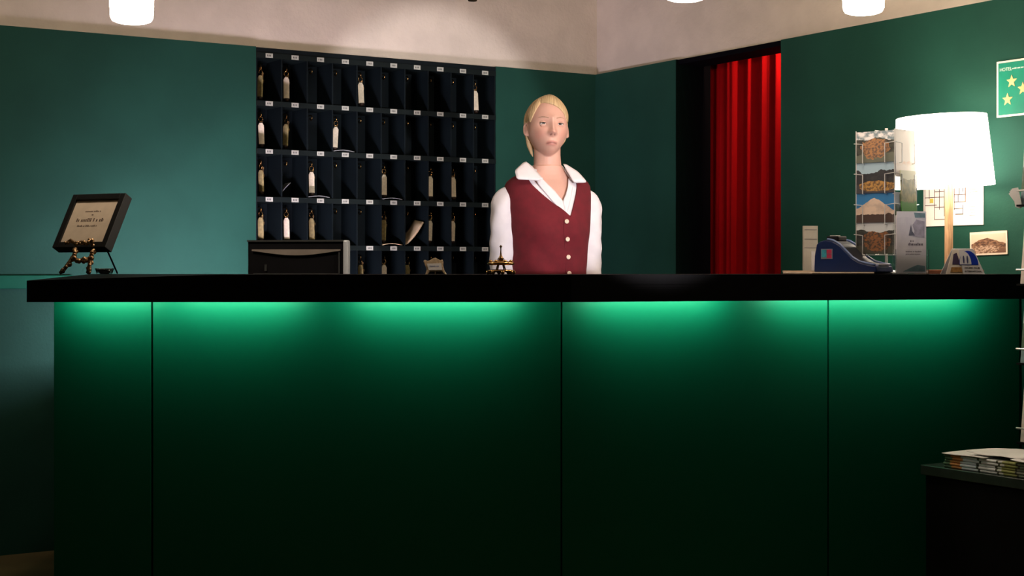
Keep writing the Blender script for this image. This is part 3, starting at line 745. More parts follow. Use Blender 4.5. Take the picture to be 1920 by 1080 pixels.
bm = B(); bx(bm, .036, .058, .045, .075, .122, .1245); obj('handle_plate', bm, M_CHROME, ct)
em = bm = B(); bx(bm, .028, .072, -.0015, 0, .044, .078)
rotE = Matrix.Rotation(R(-14), 4, 'Y')
eb = obj('emblem', bm, mat('emblem_grey', (.16, .18, .24), .4, var=.1), ct, bevel=.0006)
for a, m_ in (((.031, .049, -.0024, -.0013, .05, .075), mat('emblem_cyan', (.03, .30, .40), .4, var=.3, scale=120)), ((.051, .069, -.0024, -.0013, .062, .075), mat('emblem_red', (.42, .02, .08), .4, var=.2)), ((.051, .069, -.0024, -.0013, .047, .060), mat('emblem_red', (.42, .02, .08)))):
    bm = B(); bx(bm, *a); obj('emblem_field', bm, m_, eb)
tb = thing('tear_off_block', 'tall narrow white notepad standing behind the blue card machine', 'notepad', Vector((at(1520, HY, 5.24).x, 5.24, CT)), R(8))
bm = B(); bx(bm, -.0255, .0255, 0, .010, 0, .166); pg = obj('pages', bm, mat('dull_paper', (.52, .50, .43), .7, var=.1), tb)
for z in (.152, .12, .09):
    bm = B(); bx(bm, -.022, .022, -.0006, 0, z, z + .0012); obj('ruled_line', bm, mat('grey_ink', (.14, .13, .17)), pg)
bm = B(); bx(bm, .001, .012, -.010, -.002, 0, .078); obj('leaning_slip', bm, M_WHITE, tb)

# ------------------------------------------------------------------ tent card
tp_ = at(1810, HY, 5.135); ts = F / 5.135
tc_ = thing('tent_card', 'folded tent sign with a blue round card emblem beside the lamp', 'sign', (tp_.x, tp_.y, CT), R(4))
def tq(x, y): return ((x - 1810) / ts, (515.2 - y) / ts)
GREYS = mat('sign_silver', (.60, .60, .62), .35, var=.06)
lean = R(12)
pan = [tq(1801, 467.5), tq(1830, 468.5), tq(1848, 516), tq(1807, 516)]
bm = B(); prism(bm, pan, 0, .002, 'y'); fp = obj('front_leaf', bm, GREYS, tc_, rot=(-lean, 0, 0))
pan2 = [tq(1790.5, 467.2), tq(1800.5, 467.5), tq(1806.5, 516), tq(1773, 516)]
bm = B(); prism(bm, pan2, 0, .002, 'y'); sp_ = obj('side_leaf', bm, mat('sign_cream', (.64, .58, .50), .4, var=.06), tc_, loc=(0, .003, 0), rot=(-lean, 0, 0))
bm = B(); prism(bm, [(-.07, 0), (.07, 0), (.036, .088), (-.036, .088)], .0, .002, 'y'); obj('back_leaf', bm, GREYS, tc_, loc=(0, .045, 0), rot=(lean, 0, 0))
cz_ = tq(0, 484)[1]; cx_ = tq(1818, 0)[0]
def disc(cx, cz, rx, rz, a0, a1, n=30): return [(cx + rx * math.cos(a), cz + rz * math.sin(a)) for a in np.linspace(a0, a1, n)]
EB = mat('emblem_blue', (.006, .03, .36), .35, var=.15)
bm = B(); prism(bm, disc(cx_, tq(0, 497)[1], .033, .048, -.02, PI + .02), -.001, 0, 'y'); e0 = obj('emblem', bm, EB, fp)
bm = B(); prism(bm, disc(cx_ - .011, tq(0, 496.6)[1], .020, .043, 0, PI), -.0016, -.0009, 'y'); obj('emblem_disc', bm, GREYS, e0)
for dx in (-.017, -.004):
    bm = B(); prism(bm, disc(cx_ + dx, tq(0, 487.5)[1], .0030, .014, 0, 2 * PI)[:-1], -.0021, -.0015, 'y'); obj('emblem_bar', bm, mat('emblem_slate', (.05, .06, .16), .4, var=.1), e0)
bm = B(); prism(bm, [tq(1790.5, 477), tq(1797, 474), tq(1802.5, 496.5), tq(1787, 496.5)], -.001, 0, 'y'); obj('half_emblem', bm, mat('emblem_plum', (.06, .04, .09), .4, var=.3), sp_)
bm = B(); prism(bm, [tq(1785, 502), tq(1804, 502), tq(1805.5, 512), tq(1782, 512)], -.001, 0, 'y'); pb_ = obj('amber_print', bm, mat('amber_print', (.42, .22, .06), .5, var=.4, scale=120), sp_)
text_mesh('sign_text', 'DINERS CLUB', .0085, M_INK, fp, (tq(1824, 0)[0], -.0006, tq(0, 505)[1]), (R(90), 0, 0))
text_mesh('sign_text', 'INTERNATIONAL', .0078, M_INK, fp, (tq(1826, 0)[0], -.0006, tq(0, 511.5)[1]), (R(90), 0, 0))

# ------------------------------------------------------------------ things on the right-hand wall
def on_wall(x0, x1, yb, yt):
    a, sa = wr(x0); b, sb = wr(x1); zb = CZ + (HY - yb) / ((sa + sb) / 2); zt = CZ + (HY - yt) / ((sa + sb) / 2)
    return a, b, zb, zt
WB = Vector((CX, CY, 0)); WRZ = PHI - PI / 2
a, b, zb, zt = on_wall(1733, 1845, 423, 318)
mpn = thing('floor_plan', 'white floor plan sheet pinned to the green wall behind the lamp', 'poster', to_world(WRZ, WB, ((a + b) / 2, -.004, zb)), WRZ)
W_ = (b - a) / 2; H_ = zt - zb
bm = B(); bx(bm, -W_, W_, 0, .003, 0, H_); shp = obj('sheet', bm, mat('plan_paper', (.80, .72, .68), .6, var=.04), mpn)
lines = [(-.62, -.62, .12, .75), (-.28, -.28, .18, .95, 1.6), (-.62, -.28, .12, .12), (-.95, -.28, .52, .52), (-.95, -.55, .38, .38), (-.28, -.2, .18, .18, 1.6), (.05, .05, .28, .9), (.05, .42, .55, .55), (.05, .42, .42, .42), (.42, .42, .42, .70, 1.4), (.34, .34, .2, .36), (.10, .34, .20, .20, 1.6), (.05, .34, .68, .68), (.34, .34, .6, .8), (-.95, -.05, .72, .72), (-.8, -.8, .5, .95), (-.05, -.05, .5, .98), (-.45, -.45, .30, .72), (-.62, -.28, .34, .34), (-.62, -.05, .62, .62), (.18, .18, .42, .55), (-.95, -.95, .25, .72), (.05, .34, .30, .30), (.22, .22, .55, .68), (-.28, .05, .84, .84), (.05, .34, .8, .8)]
for l in lines:
    u0, u1, v0, v1 = [q for q in l[:4]]; th = .0011 * (l[4] if len(l) > 4 else 1)
    bm = B(); bx(bm, u0 * W_ - th, u1 * W_ + th, -.0008, 0, v0 * H_ - th, v1 * H_ + th); obj('plan_line', bm, mat('plan_ink', (.10, .06, .06), .7, var=.2), shp)
bm = B(); bx(bm, -.78 * W_, -.66 * W_, -.0008, 0, .42 * H_, .5 * H_); obj('plan_patch', bm, mat('plan_yellow', (.55, .45, .08), .7, var=.2), shp)
rng = random.Random(11)
for k in range(14):
    bm = B(); scribble(bm, .55 * W_, rng.uniform(.70, .86) * W_, (.16 + .052 * k) * H_, .0022, 0, rng); obj('printed_line', bm, mat('pink_ink', (.26, .12, .12), .7, var=.2), shp)['kind'] = 'stuff'
a, b, zb, zt = on_wall(1820.5, 1890.5, 478, 434)
ph = thing('photo_print', 'sepia mountain village photograph with a white border on the wall', 'photograph', to_world(WRZ, WB, ((a + b) / 2, -.004, zb)), 0, rot=(0, R(-1.5), WRZ))
W_ = (b - a) / 2; H_ = zt - zb
bm = B(); bx(bm, -W_, W_, 0, .003, 0, H_); pp = obj('paper', bm, mat('photo_border', (.78, .66, .54), .5, var=.04), ph)
bm = B(); bx(bm, -W_ * .92, W_ * .92, -.0006, .0, H_ * .08, H_ * .9); obj('picture', bm, pic('print_sepia', (.70, .52, .40), (.26, .14, .08), (.07, .03, .02), (.16, .08, .05), 7.7, .62, .18, 11, peak=.7, blob=(.4, .2, .4, .2, (.48, .33, .24), (.14, .07, .04))), pp)
a, _s = wr(1870.5); sa = _s
zb, zt = CZ + (HY - 221) / sa, CZ + (HY - 116.5) / sa
stp = thing('star_plaque', 'green enamel plaque with golden stars and a white edge', 'sign', to_world(WRZ, WB, (a, -.005, zb)), WRZ)
H_ = zt - zb; W_ = .30
bm = B(); bx(bm, 0, W_, 0, .004, 0, H_); obj('border', bm, mat('plaque_white', (.78, .68, .58), .4, var=.05), stp)
bm = B(); bx(bm, .008, W_ - .008, -.001, .0, .007, H_ - .007); fld = obj('field', bm, mat('plaque_green', (.005, .20, .13), .4, var=.15, scale=10), stp)
GS = mat('plaque_gold', (.78, .52, .22), .4, var=.2, scale=40)
def star(cx, cz, r):
    pts = []
    for k in range(10):
        rr = r if k % 2 == 0 else r * .42; a_ = PI / 2 + k * PI / 5; pts.append((cx + rr * math.cos(a_), cz + rr * math.sin(a_)))
    bm = B(); prism(bm, pts, -.0024, -.0009, 'y'); obj('star', bm, GS, fld)
for (u, v) in ((.067, .122), (.049, .060), (.115, .092), (.163, .122), (.181, .060)): star(u, v, .0235)
text_mesh('plaque_text', 'HOTEL', .017, mat('plaque_text_white', (.55, .62, .58), .5, var=.05), fld, (.014, -.0012, H_ - .036), (R(90), 0, 0), 'LEFT')
bm = B(); rng = random.Random(6); scribble(bm, .068, .12, H_ - .033, .005, -.001, rng); obj('printed_line', bm, mat('plaque_text_white', (.55, .62, .58)), fld)['kind'] = 'stuff'

# ------------------------------------------------------------------ side table with newspapers and a leaflet rack
TZ = .52
tO = Vector((1.258, 4.69, 0))
tbl = thing('side_table', 'low black side table in the lower corner by the wall', 'table', tO, PHI)
M_TT = mat('black_tabletop', (.035, .055, .045), .22, spec=.7, var=.2)
bm = B(); bx(bm, 0, .72, -.95, 0, TZ - .03, TZ); obj('table_top', bm, M_TT, tbl, bevel=.002)
bm = B(); bx(bm, .012, .03, -.938, -.012, .0, TZ - .03); obj('side_board', bm, M_BLACK, tbl)
bm = B(); bx(bm, .03, .70, -.03, -.012, .0, TZ - .03); obj('end_board', bm, M_BLACK, tbl)
bm = B(); bx(bm, .03, .70, -.938, -.92, .0, TZ - .03); obj('end_board', bm, M_BLACK, tbl)
def news_mat(name, seed):
    m, nt, b = nmat(name); N = nt.nodes.new; L = nt.links.new
    tc = N('ShaderNodeTexCoord'); sx = N('ShaderNodeSeparateXYZ'); L(tc.outputs['Object'], sx.inputs[0])
    n = N('ShaderNodeTexNoise'); n.inputs['Scale'].default_value = 60; L(tc.outputs['Object'], n.inputs[0])
    mr = N('ShaderNodeMapRange'); mr.inputs[1].default_value = -.08; mr.inputs[2].default_value = -.48; L(sx.outputs[1], mr.inputs[0])
    ad = N('ShaderNodeMath'); ad.operation = 'MULTIPLY_ADD'; ad.inputs[1].default_value = .02; L(n.outputs[0], ad.inputs[0]); L(mr.outputs[0], ad.inputs[2])
    a2 = N('ShaderNodeMath'); a2.operation = 'ADD'; a2.inputs[1].default_value = -.01 + seed; L(ad.outputs[0], a2.inputs[0])
    cr = N('ShaderNodeValToRGB'); cr.color_ramp.interpolation = 'CONSTANT'
    els = [(0, (.07, .16, .09)), (.06, (.58, .26, .08)), (.16, (.62, .72, .80)), (.31, (.02, .04, .02)), (.335, (.70, .74, .76)), (.49, (.05, .06, .03)), (.51, (.60, .62, .56)), (.55, (.30, .32, .10)), (.67, (.05, .05, .03)), (.69, (.24, .26, .20))]
    while len(cr.color_ramp.elements) < len(els): cr.color_ramp.elements.new(.5)
    for e, (p, c) in zip(cr.color_ramp.elements, els): e.position = p; e.color = (*c, 1)
    L(a2.outputs[0], cr.inputs[0]); L(cr.outputs[0], b.inputs['Base Color']); b.inputs['Roughness'].default_value = .7
    return m
NEWS = [news_mat('newsprint_%d' % k, .012 * (k - 1)) for k in range(3)]
z = TZ
names = ('lowest', 'second lowest', 'middle', 'second highest', 'uppermost')
for k in range(5):
    th = .0078
    bm = B()
    n_ = 6
    prof_ = [(.006 + .0, 0)] + [(.006 - .004 * math.sin(t), th / 2 - th / 2 * math.cos(t)) for t in np.linspace(.3, PI - .3, n_)] + [(.006, th), (.24, th), (.24, 0)]
    pv = [(u, v) for u, v in prof_]
    prism(bm, pv, -.48, -.08, 'y')
    o = obj('folded_newspaper', bm, NEWS[k % 3], loc=tO + UX * (.012 + random.uniform(-.004, .004)) + UY * random.uniform(-.004, .002) + Vector((0, 0, z + .0003)), rot=(0, 0, PHI), smooth=False)
    tag(o, 'folded newspaper with colour print, %s in the table stack' % names[k], 'newspaper', 'newspapers stacked on the side table'); z += th + .0004
def leaf(label, u0, u1, v0, v1, z0, lift, wav, rz=0):
    o = sheet('loose_sheet', lambda i, j: (u0 + (u1 - u0) * i / 8, v0 + (v1 - v0) * j / 8, z0 + lift * (max(0, j / 8 - .25)) * (1 - i / 8) + wav * math.sin(j * .75 + i * .4)), 9, 9, M_WHITE, label, 'paper', tO, PHI + rz, .0016, 'loose white papers on the newspapers')
leaf('white sheet lying flat on the end of the newspaper stack', .006, .20, -.24, -.08, z + .003, 0, .0012)
leaf('curled white sheet rising in the middle of the newspaper stack', .02, .22, -.36, -.16, z + .008, .012, .004, .02)
leaf('white sheet at the edge of the frame on the newspaper stack', .01, .22, -.50, -.34, z + .006, .006, .002, -.02)

lkp = tO + UX * .385 + UY * -.205 + Vector((0, 0, TZ))
lr = thing('leaflet_rack', 'tall dark leaflet rack on the side table at the picture edge', 'leaflet rack', lkp, PHI)
bm = B(); bx(bm, -.085, .085, -.15, .15, 0, .012); obj('base', bm, M_BLACK, lr)
bm = B(); bx(bm, .03, .042, -.13, .13, .012, .95); obj('back_board', bm, M_BLACK, lr)
for z_ in (.05, .30, .55, .80):
    bm = B(); bx(bm, -.035, .03, -.13, .13, z_, z_ + .006); obj('shelf', bm, M_BLACK, lr)
    bm = B(); tube(bm, [(-.035, -.13, z_ + .05), (-.035, .13, z_ + .05)], .003, 6); obj('rail', bm, M_CHROME, lr)
q = 0
for z_, hgt, nm in ((.056, .20, 'lowest'), (.306, .2, 'second lowest'), (.556, .2, 'second highest'), (.806, .19, 'top')):
    for k, v in enumerate((.075, -.03, )):
        bm = B(); bx(bm, -.05, .05, 0, .01, 0, hgt)
        o = obj('rack_leaflet', bm, (P6, P5, P7, PB)[q % 4], loc=lkp + UX * -.022 + UY * v + Vector((0, 0, z_ + .0005)), rot=(R(-6), 0, PHI - PI / 2))
        tag(o, '%s leaflet on the %s shelf of the leaflet rack' % ('outer' if k == 0 else 'inner', nm), 'leaflet', 'leaflets in the dark rack'); q += 1
for k in range(4):
    z_ = .800
    bm = B(); bx(bm, -.011, .011, 0, .0012, 0, .06)
    o = obj('fanned_leaflet', bm, M_WHITE, loc=lkp + UX * (-.03 + .006 * k) + UY * .125 + Vector((0, 0, z_)), rot=(R(8), R(-8 - 9 * k), PHI - PI / 2 + .2))
    tag(o, ('first', 'second', 'third', 'last')[k] + ' of the thin white leaflets fanned out at the rack top', 'leaflet', 'fanned leaflets at the rack top')

# ------------------------------------------------------------------ the receptionist
SP = 505.0
PXC = 1027.0
PB0 = Vector(((PXC - 960) / SP, F / SP, 0))
TY = R(17)
per = thing('person', 'blonde receptionist in a burgundy button vest over a white blouse, standing behind the counter', 'person', PB0)
RT = Matrix.Rotation(TY, 4, 'Z')
prof_t = np.array([  # z, half width, front depth, back depth
    (.80, .172, .115, .130), (.88, .172, .115, .128), (.98, .145, .102, .112), (1.06, .130, .098, .102), (1.12, .129, .102, .100), (1.18, .134, .112, .102),
    (1.25, .141, .126, .106), (1.30, .145, .124, .110), (1.35, .149, .108, .110), (1.40, .152, .088, .104), (1.43, .150, .074, .092), (1.447, .141, .063, .080), (1.462, .118, .056, .068), (1.476, .090, .051, .060), (1.49, .068, .049, .056), (1.51, .058, .049, .054)])
def tw(z): return [float(np.interp(z, prof_t[:, 0], prof_t[:, k])) for k in (1, 2, 3)]
def surf(az, z, off=0.):     # az 0 = front, positive towards +x
    W_, Df, Db = tw(z)
    s_, c_ = math.sin(az), math.cos(az)
    e = .86
    x = (W_ + off) * math.copysign(abs(s_) ** e, s_)
    y = -(Df + off) * abs(c_) ** e if c_ > 0 else (Db + off) * abs(c_) ** e
    if c_ > 0:               # bust and the hollow between
        y -= .012 * math.exp(-((z - 1.262) / .045) ** 2) * (math.exp(-((abs(x) - .065) / .04) ** 2))
    return Vector((x, y, z))
def front_y(x, z, off):
    W_, Df, Db = tw(z); t = min(1, abs(x) / (W_ + off)) ** (1 / .86)
    az = math.asin(min(1, t)); return surf(math.copysign(az, x), z, off).y
def body_px(xp, yp, off):     # local point of the torso front seen at a pixel
    y = -.09
    for _ in range(6):
        s = F / (PB0.y + y)
        z = CZ + (HY - yp) / s; X = (xp - 960) / s - PB0.x
        x = (X + y * math.sin(TY)) / math.cos(TY)
        y = front_y(x, z, off)
    return Vector((x, y, z))
def bake(o, mods):
    dg = bpy.context.evaluated_depsgraph_get(); dg.update()
    me = bpy.data.meshes.new_from_object(o.evaluated_get(dg)); o.modifiers.clear(); old = o.data; o.data = me; bpy.data.meshes.remove(old); return o

# --- head shape (local: x right in the picture, y away from the camera, z up; origin at the middle of the head)
def g(v, c, s): return math.exp(-((v - c) / s) ** 2)
def head_pt(az, pol, off=0.):    # az 0 = front, pol 0 = top
    dx, dy, dz = math.sin(pol) * math.sin(az), -math.sin(pol) * math.cos(az), math.cos(pol)
    x, y, z = .0715 * dx, .094 * dy, .114 * dz
    if y > 0: y *= 1.04
    if z > 0: z *= .955
    t = max(0, (-z - .005) / .109)
    x *= 1 - .25 * t ** 1.9
    if z < 0:
        x *= 1 + .05 * g(z, -.03, .03)
        y = y * (1 - .55 * t ** 1.3) if y > 0 else y * (1 + .34 * t ** 3.0)
    else:
        x *= 1 + .05 * g(z, .05, .04)
    if dy < .15:
        fr_ = min(1, max(0, (.15 - dy) / .5))
        ax = abs(x)
        zf = z + .020
        b = 0
        b += .0060 * g(ax, .0, .040) * g(zf, .030, .013)                       # brow
        b -= .0108 * g(ax, .0305, .0155) * g(zf, .008, .0115)                  # eye sockets
        b += .0045 * g(ax, .040, .018) * g(zf, -.020, .018)                    # cheeks
        nz = min(1, max(0, (.020 - zf) / .051)) if zf > -.031 else max(0, 1 - (-.031 - zf) / .008)
        b += (.007 + .0205 * nz ** 1.2) * g(ax, 0, .0075 + .0045 * nz) * (1 if zf < .02 else g(zf, .02, .012)) if zf > -.041 else 0   # nose
        b += .0075 * g(ax, .0115, .0055) * g(zf, -.028, .0065)                 # nostril wings
        b += .0030 * g(ax, 0, .024) * g(zf, -.062, .016)                       # muzzle
        b += .0030 * g(ax, .004, .0165) * g(zf, -.0580, .0034)                 # upper lip
        b += .0036 * g(ax, 0, .0150) * g(zf, -.0675, .0044)                    # lower lip
        b -= .0034 * g(ax, 0, .020) * g(zf, -.0626, .0018)                     # mouth line
        b -= .0025 * g(ax, 0, .015) * g(zf, -.075, .0045)
        b += .0060 * g(ax, 0, .020) * g(z, -.098, .014)                        # chin
        y -= b * fr_
    v = Vector((x, y, z))
    if off: v += Vector((x / .0715 ** 2, y / .094 ** 2, z / .114 ** 2)).normalized() * off
    return v
HC = Vector((.0, -.004, 1.647))
HR = Matrix.Translation(HC + Vector(((1026 - PXC) / SP, 0, 0))) @ Matrix.Rotation(R(11), 4, 'Z') @ Matrix.Rotation(R(-13), 4, 'X') @ Matrix.Rotation(R(1.5), 4, 'Y')
def H(v): return HR @ v
bm = B()
NA, NP = 168, 132
def hp_(i, j): return H(head_pt(2 * PI * i / NA, PI * (j + .5) / NP))
V = grid(bm, hp_, NA, NP, True)
bm.faces.new([V[i][0] for i in range(NA)]); bm.faces.new([V[i][NP - 1] for i in range(NA)][::-1])
for e in (-1, 1):            # ears
    tmp = B(); sphere(tmp, (0, 0, 0), (.0065, .017, .030), 16, 12)
    Mx = HR @ Matrix.Translation((e * .0745, .012, -.006)) @ Matrix.Rotation(R(-14), 4, 'X') @ Matrix.Rotation(R(-e * 24), 4, 'Z')
    bmesh.ops.transform(tmp, matrix=Mx, verts=tmp.verts); me = bpy.data.meshes.new('t'); tmp.to_mesh(me); tmp.free(); bm.from_mesh(me)
    tmp = B(); tube(tmp, [(e * .0045, .014 * math.cos(t) , .024 * math.sin(t)) for t in np.linspace(-1.3, 3.6, 14)], .0035, 8)
    bmesh.ops.transform(tmp, matrix=Mx, verts=tmp.verts); tmp.to_mesh(me); tmp.free(); bm.from_mesh(me); bpy.data.meshes.remove(me)
def capsule(bm, pts, rr, n=20):
    tube(bm, pts, rr, n)
    sphere(bm, pts[0], rr[0] * .995, 16, 10); sphere(bm, pts[-1], rr[-1] * .995, 16, 10)
nk = RT @ Vector((0, 0, 1)); hcx = HR.translation
capsule(bm, [(.000, .016, 1.43), (.0, .014, 1.49), (hcx.x, .008, 1.545), (hcx.x, .006, 1.60)], [.062, .0525, .0495, .050], 28)
# collar bones and chest inside the blouse opening
tmp = B()
def bt(i, j):
    z = .82 + (1.505 - .82) * j / 40; return RT @ surf(2 * PI * i / 48, z, -.006)
V = grid(tmp, bt, 48, 41, True); tmp.faces.new([V[i][0] for i in range(48)]); tmp.faces.new([V[i][40] for i in range(48)])
me = bpy.data.meshes.new('t'); tmp.to_mesh(me); tmp.free(); bm.from_mesh(me); bpy.data.meshes.remove(me)
ARM = {}
for e in (-1, 1):
    sh = RT @ Vector((e * .150, .012, 1.382)); el = RT @ Vector((e * .166, .022, 1.13)); wr_ = RT @ Vector((e * .172, -.050, .90)); sc_ = RT @ Vector((e * .10, .01, 1.412))
    ARM[e] = (sc_, sh, el, wr_)
    capsule(bm, [sc_, sh, sh.lerp(el, .4), el, el.lerp(wr_, .35), wr_], [.038, .042, .039, .033, .033, .022], 18)
    d_ = (wr_ - el).normalized(); pal = wr_ + d_ * .045
    sphere(bm, pal, (.036, .017, .048), 16, 12)
    for f_, (off, ln) in enumerate(((-.026, .068), (-.009, .077), (.009, .074), (.025, .058))):
        a_ = pal + Vector((off, 0, -.036)); b_ = a_ + Vector((off * .12, -.012, -ln * .5)); c_ = b_ + Vector((0, -.020, -ln * .42))
        capsule(bm, [a_ + Vector((0, 0, .01)), a_, b_, c_], [.009, .009, .0082, .007], 10)
    a_ = pal + Vector((-e * .028, -.004, .018)); b_ = a_ + Vector((-e * .020, -.014, -.026)); capsule(bm, [a_, b_, b_ + Vector((-e * .002, -.010, -.028))], [.011, .0095, .008], 10)
    hp2 = RT @ Vector((e * .085, .005, .86)); kn = RT @ Vector((e * .085, -.005, .50)); an = RT @ Vector((e * .08, .02, .10)); to = RT @ Vector((e * .085, -.12, .045))
    capsule(bm, [hp2, hp2.lerp(kn, .5), kn, kn.lerp(an, .35), an], [.080, .068, .048, .052, .030], 18)
    capsule(bm, [RT @ Vector((e * .08, .03, .062)), to], [.030, .026], 12)
body = obj('body', bm, [], per, smooth=True)
rm = body.modifiers.new('remesh', 'REMESH'); rm.mode = 'VOXEL'; rm.voxel_size = .0028; rm.use_smooth_shade = True
smo = body.modifiers.new('smooth', 'SMOOTH'); smo.factor = .5; smo.iterations = 2
bake(body, 1)
me = body.data
me.polygons.foreach_set('use_smooth', [True] * len(me.polygons))
# skin colour by place: lips, cheeks, nostrils, lids
n = len(me.vertices); co = np.empty(n * 3); me.vertices.foreach_get('co', co); co = co.reshape(-1, 3)
Hi = np.array(HR.inverted()); hl = co @ Hi[:3, :3].T + Hi[:3, 3]
skin = np.tile(np.array([.63, .365, .290]), (n, 1))
x, y, z_ = hl.T; z_ = z_ + .020; ax = np.abs(x); frn = (y < -.045)
def G2(v, c, s): return np.exp(-((v - c) / s) ** 2)
def blend(msk, colr):
    global skin
    skin = skin * (1 - msk[:, None]) + np.array(colr) * msk[:, None]
blend(.45 * G2(ax, .042, .02) * G2(z_, -.025, .022) * frn, (.66, .27, .21))
blend(.25 * G2(ax, 0, .014) * G2(z_, -.03, .012) * frn, (.62, .25, .19))
tp = np.clip(1 - (ax / .0225) ** 2, 0, 1)
def soft(d, w): return 1 / (1 + np.exp(-(w - d) / .0011))
up = soft(np.abs(z_ + .0586), .0030 * tp ** .8) * (ax < .0225) * frn * np.clip(tp * 3, 0, 1)
lo_ = soft(np.abs(z_ + .0672), .0042 * tp) * (ax < .0225) * frn * np.clip(tp * 3, 0, 1)
blend(up * .75, (.47, .15, .13)); blend(lo_ * .6, (.53, .19, .165))
blend(.85 * np.exp(-((z_ + .0629) / .0021) ** 2) * np.clip(tp * 2.5, 0, 1) * frn, (.20, .05, .045))
blend(np.clip(1.5 - np.hypot((ax - .0068) / .0034, (z_ + .0362) / .0022), 0, 1) * .75 * frn, (.20, .07, .055))
blend(np.clip(1 - np.hypot((ax - .031) / .020, (z_ - .012) / .012), 0, 1) * .25 * frn, (.45, .23, .18))
ca = me.color_attributes.new('skin', 'FLOAT_COLOR', 'POINT')
ca.data.foreach_set('color', np.hstack([skin, np.ones((n, 1))]).ravel().astype(np.float32))
MS, nt, b = nmat('skin'); at_ = nt.nodes.new('ShaderNodeAttribute'); at_.attribute_name = 'skin'
nt.links.new(at_.outputs['Color'], b.inputs['Base Color']); b.inputs['Roughness'].default_value = .5
b.inputs['Subsurface Weight'].default_value = .12; b.inputs['Subsurface Radius'].default_value = (.012, .005, .003); b.inputs['Subsurface Scale'].default_value = .4
ns = nt.nodes.new('ShaderNodeTexNoise'); ns.inputs['Scale'].default_value = 400; bp = nt.nodes.new('ShaderNodeBump'); bp.inputs['Strength'].default_value = .05; bp.inputs['Distance'].default_value = .002
nt.links.new(ns.outputs[0], bp.inputs['Height']); nt.links.new(bp.outputs[0], b.inputs['Normal'])
me.materials.clear(); me.materials.append(MS)
M_LID = mat('eyelid_skin', (.60, .35, .27), .5, var=.05)

# eyes, lids, brows
ME, nt, b = nmat('eye'); tc = nt.nodes.new('ShaderNodeTexCoord'); sx = nt.nodes.new('ShaderNodeSeparateXYZ'); nt.links.new(tc.outputs['Object'], sx.inputs[0])
cb = nt.nodes.new('ShaderNodeCombineXYZ'); nt.links.new(sx.outputs[0], cb.inputs[0]); nt.links.new(sx.outputs[2], cb.inputs[2])
ln_ = nt.nodes.new('ShaderNodeVectorMath'); ln_.operation = 'LENGTH'; nt.links.new(cb.outputs[0], ln_.inputs[0])
cr = nt.nodes.new('ShaderNodeValToRGB'); mm = nt.nodes.new('ShaderNodeMath'); mm.operation = 'MULTIPLY'; mm.inputs[1].default_value = 100; nt.links.new(ln_.outputs['Value'], mm.inputs[0]); nt.links.new(mm.outputs[0], cr.inputs[0])
cr.color_ramp.interpolation = 'CONSTANT'
for e_, (p_, c_) in zip([cr.color_ramp.elements[0], cr.color_ramp.elements[1], cr.color_ramp.elements.new(.6)], ((0, (.01, .01, .01, 1)), (.20, (.13, .19, .21, 1)), (.52, (.60, .53, .51, 1)))):
    e_.position = p_; e_.color = c_
nt.links.new(cr.outputs[0], b.inputs['Base Color']); b.inputs['Roughness'].default_value = .12
ER = .0118
for e in (-1, 1):
    ec = Vector((e * .0312, -.0722, -.0105))
    bm = B(); sphere(bm, (0, 0, 0), ER, 24, 16)
    o = obj('eye', bm, ME, per, smooth=True); o.matrix_local = HR @ Matrix.Translation(ec)
    # upper and lower lid: parts of a slightly larger ball
    for nm, lo_a, hi_a in (('upper_lid', 9, 80), ('lower_lid', -75, -22)):
        bm = B()
        def lf(i, j, lo_a=lo_a, hi_a=hi_a):
            u = -1 + 2 * i / 20; az = R(78) * u
            bend = (1 - u * u)
            a0_ = R(lo_a) * bend + R(-3 + 8 * u * e) * (1 - bend); a1_ = R(hi_a)
            el_ = a0_ + (a1_ - a0_) * j / 8
            r_ = ER + .0016
            return ec + Vector((r_ * math.sin(az) * math.cos(el_ * .6), -r_ * math.cos(az) * math.cos(el_), r_ * math.sin(el_)))
        grid(bm, lf, 21, 9); bmesh.ops.transform(bm, matrix=HR, verts=bm.verts); obj(nm, bm, M_LID, per, smooth=True)
        if nm == 'upper_lid':
            bm = B(); pts = [lf(i, 0) + Vector((0, -.0006, 0)) for i in range(21)]; tube(bm, pts, .0009, 6); bmesh.ops.transform(bm, matrix=HR, verts=bm.verts); obj('lashes', bm, mat('lash', (.05, .03, .025), .7, var=.1), per)
    bm = B(); pts = []
    for k in range(12):
        u = k / 11; xx = e * (.014 + .036 * u); zz = .0052 + .0078 * math.sin(PI * u * .68) + .001 * u
        az = math.asin(min(.99, abs(xx) / .0715)) * e
        yy = min(head_pt(azz, math.acos(zz / .1089)).y for azz in (az,))
        pts.append(Vector((xx, yy - .0004, zz)))
    tube(bm, pts, [.0009] + [.0015] * 6 + [.0013, .0011, .001, .0008, .0005], 6); bmesh.ops.transform(bm, matrix=HR, verts=bm.verts)
    obj('eyebrow', bm, mat('brow', (.42, .26, .17), .8, var=.3, scale=300), per, smooth=True)

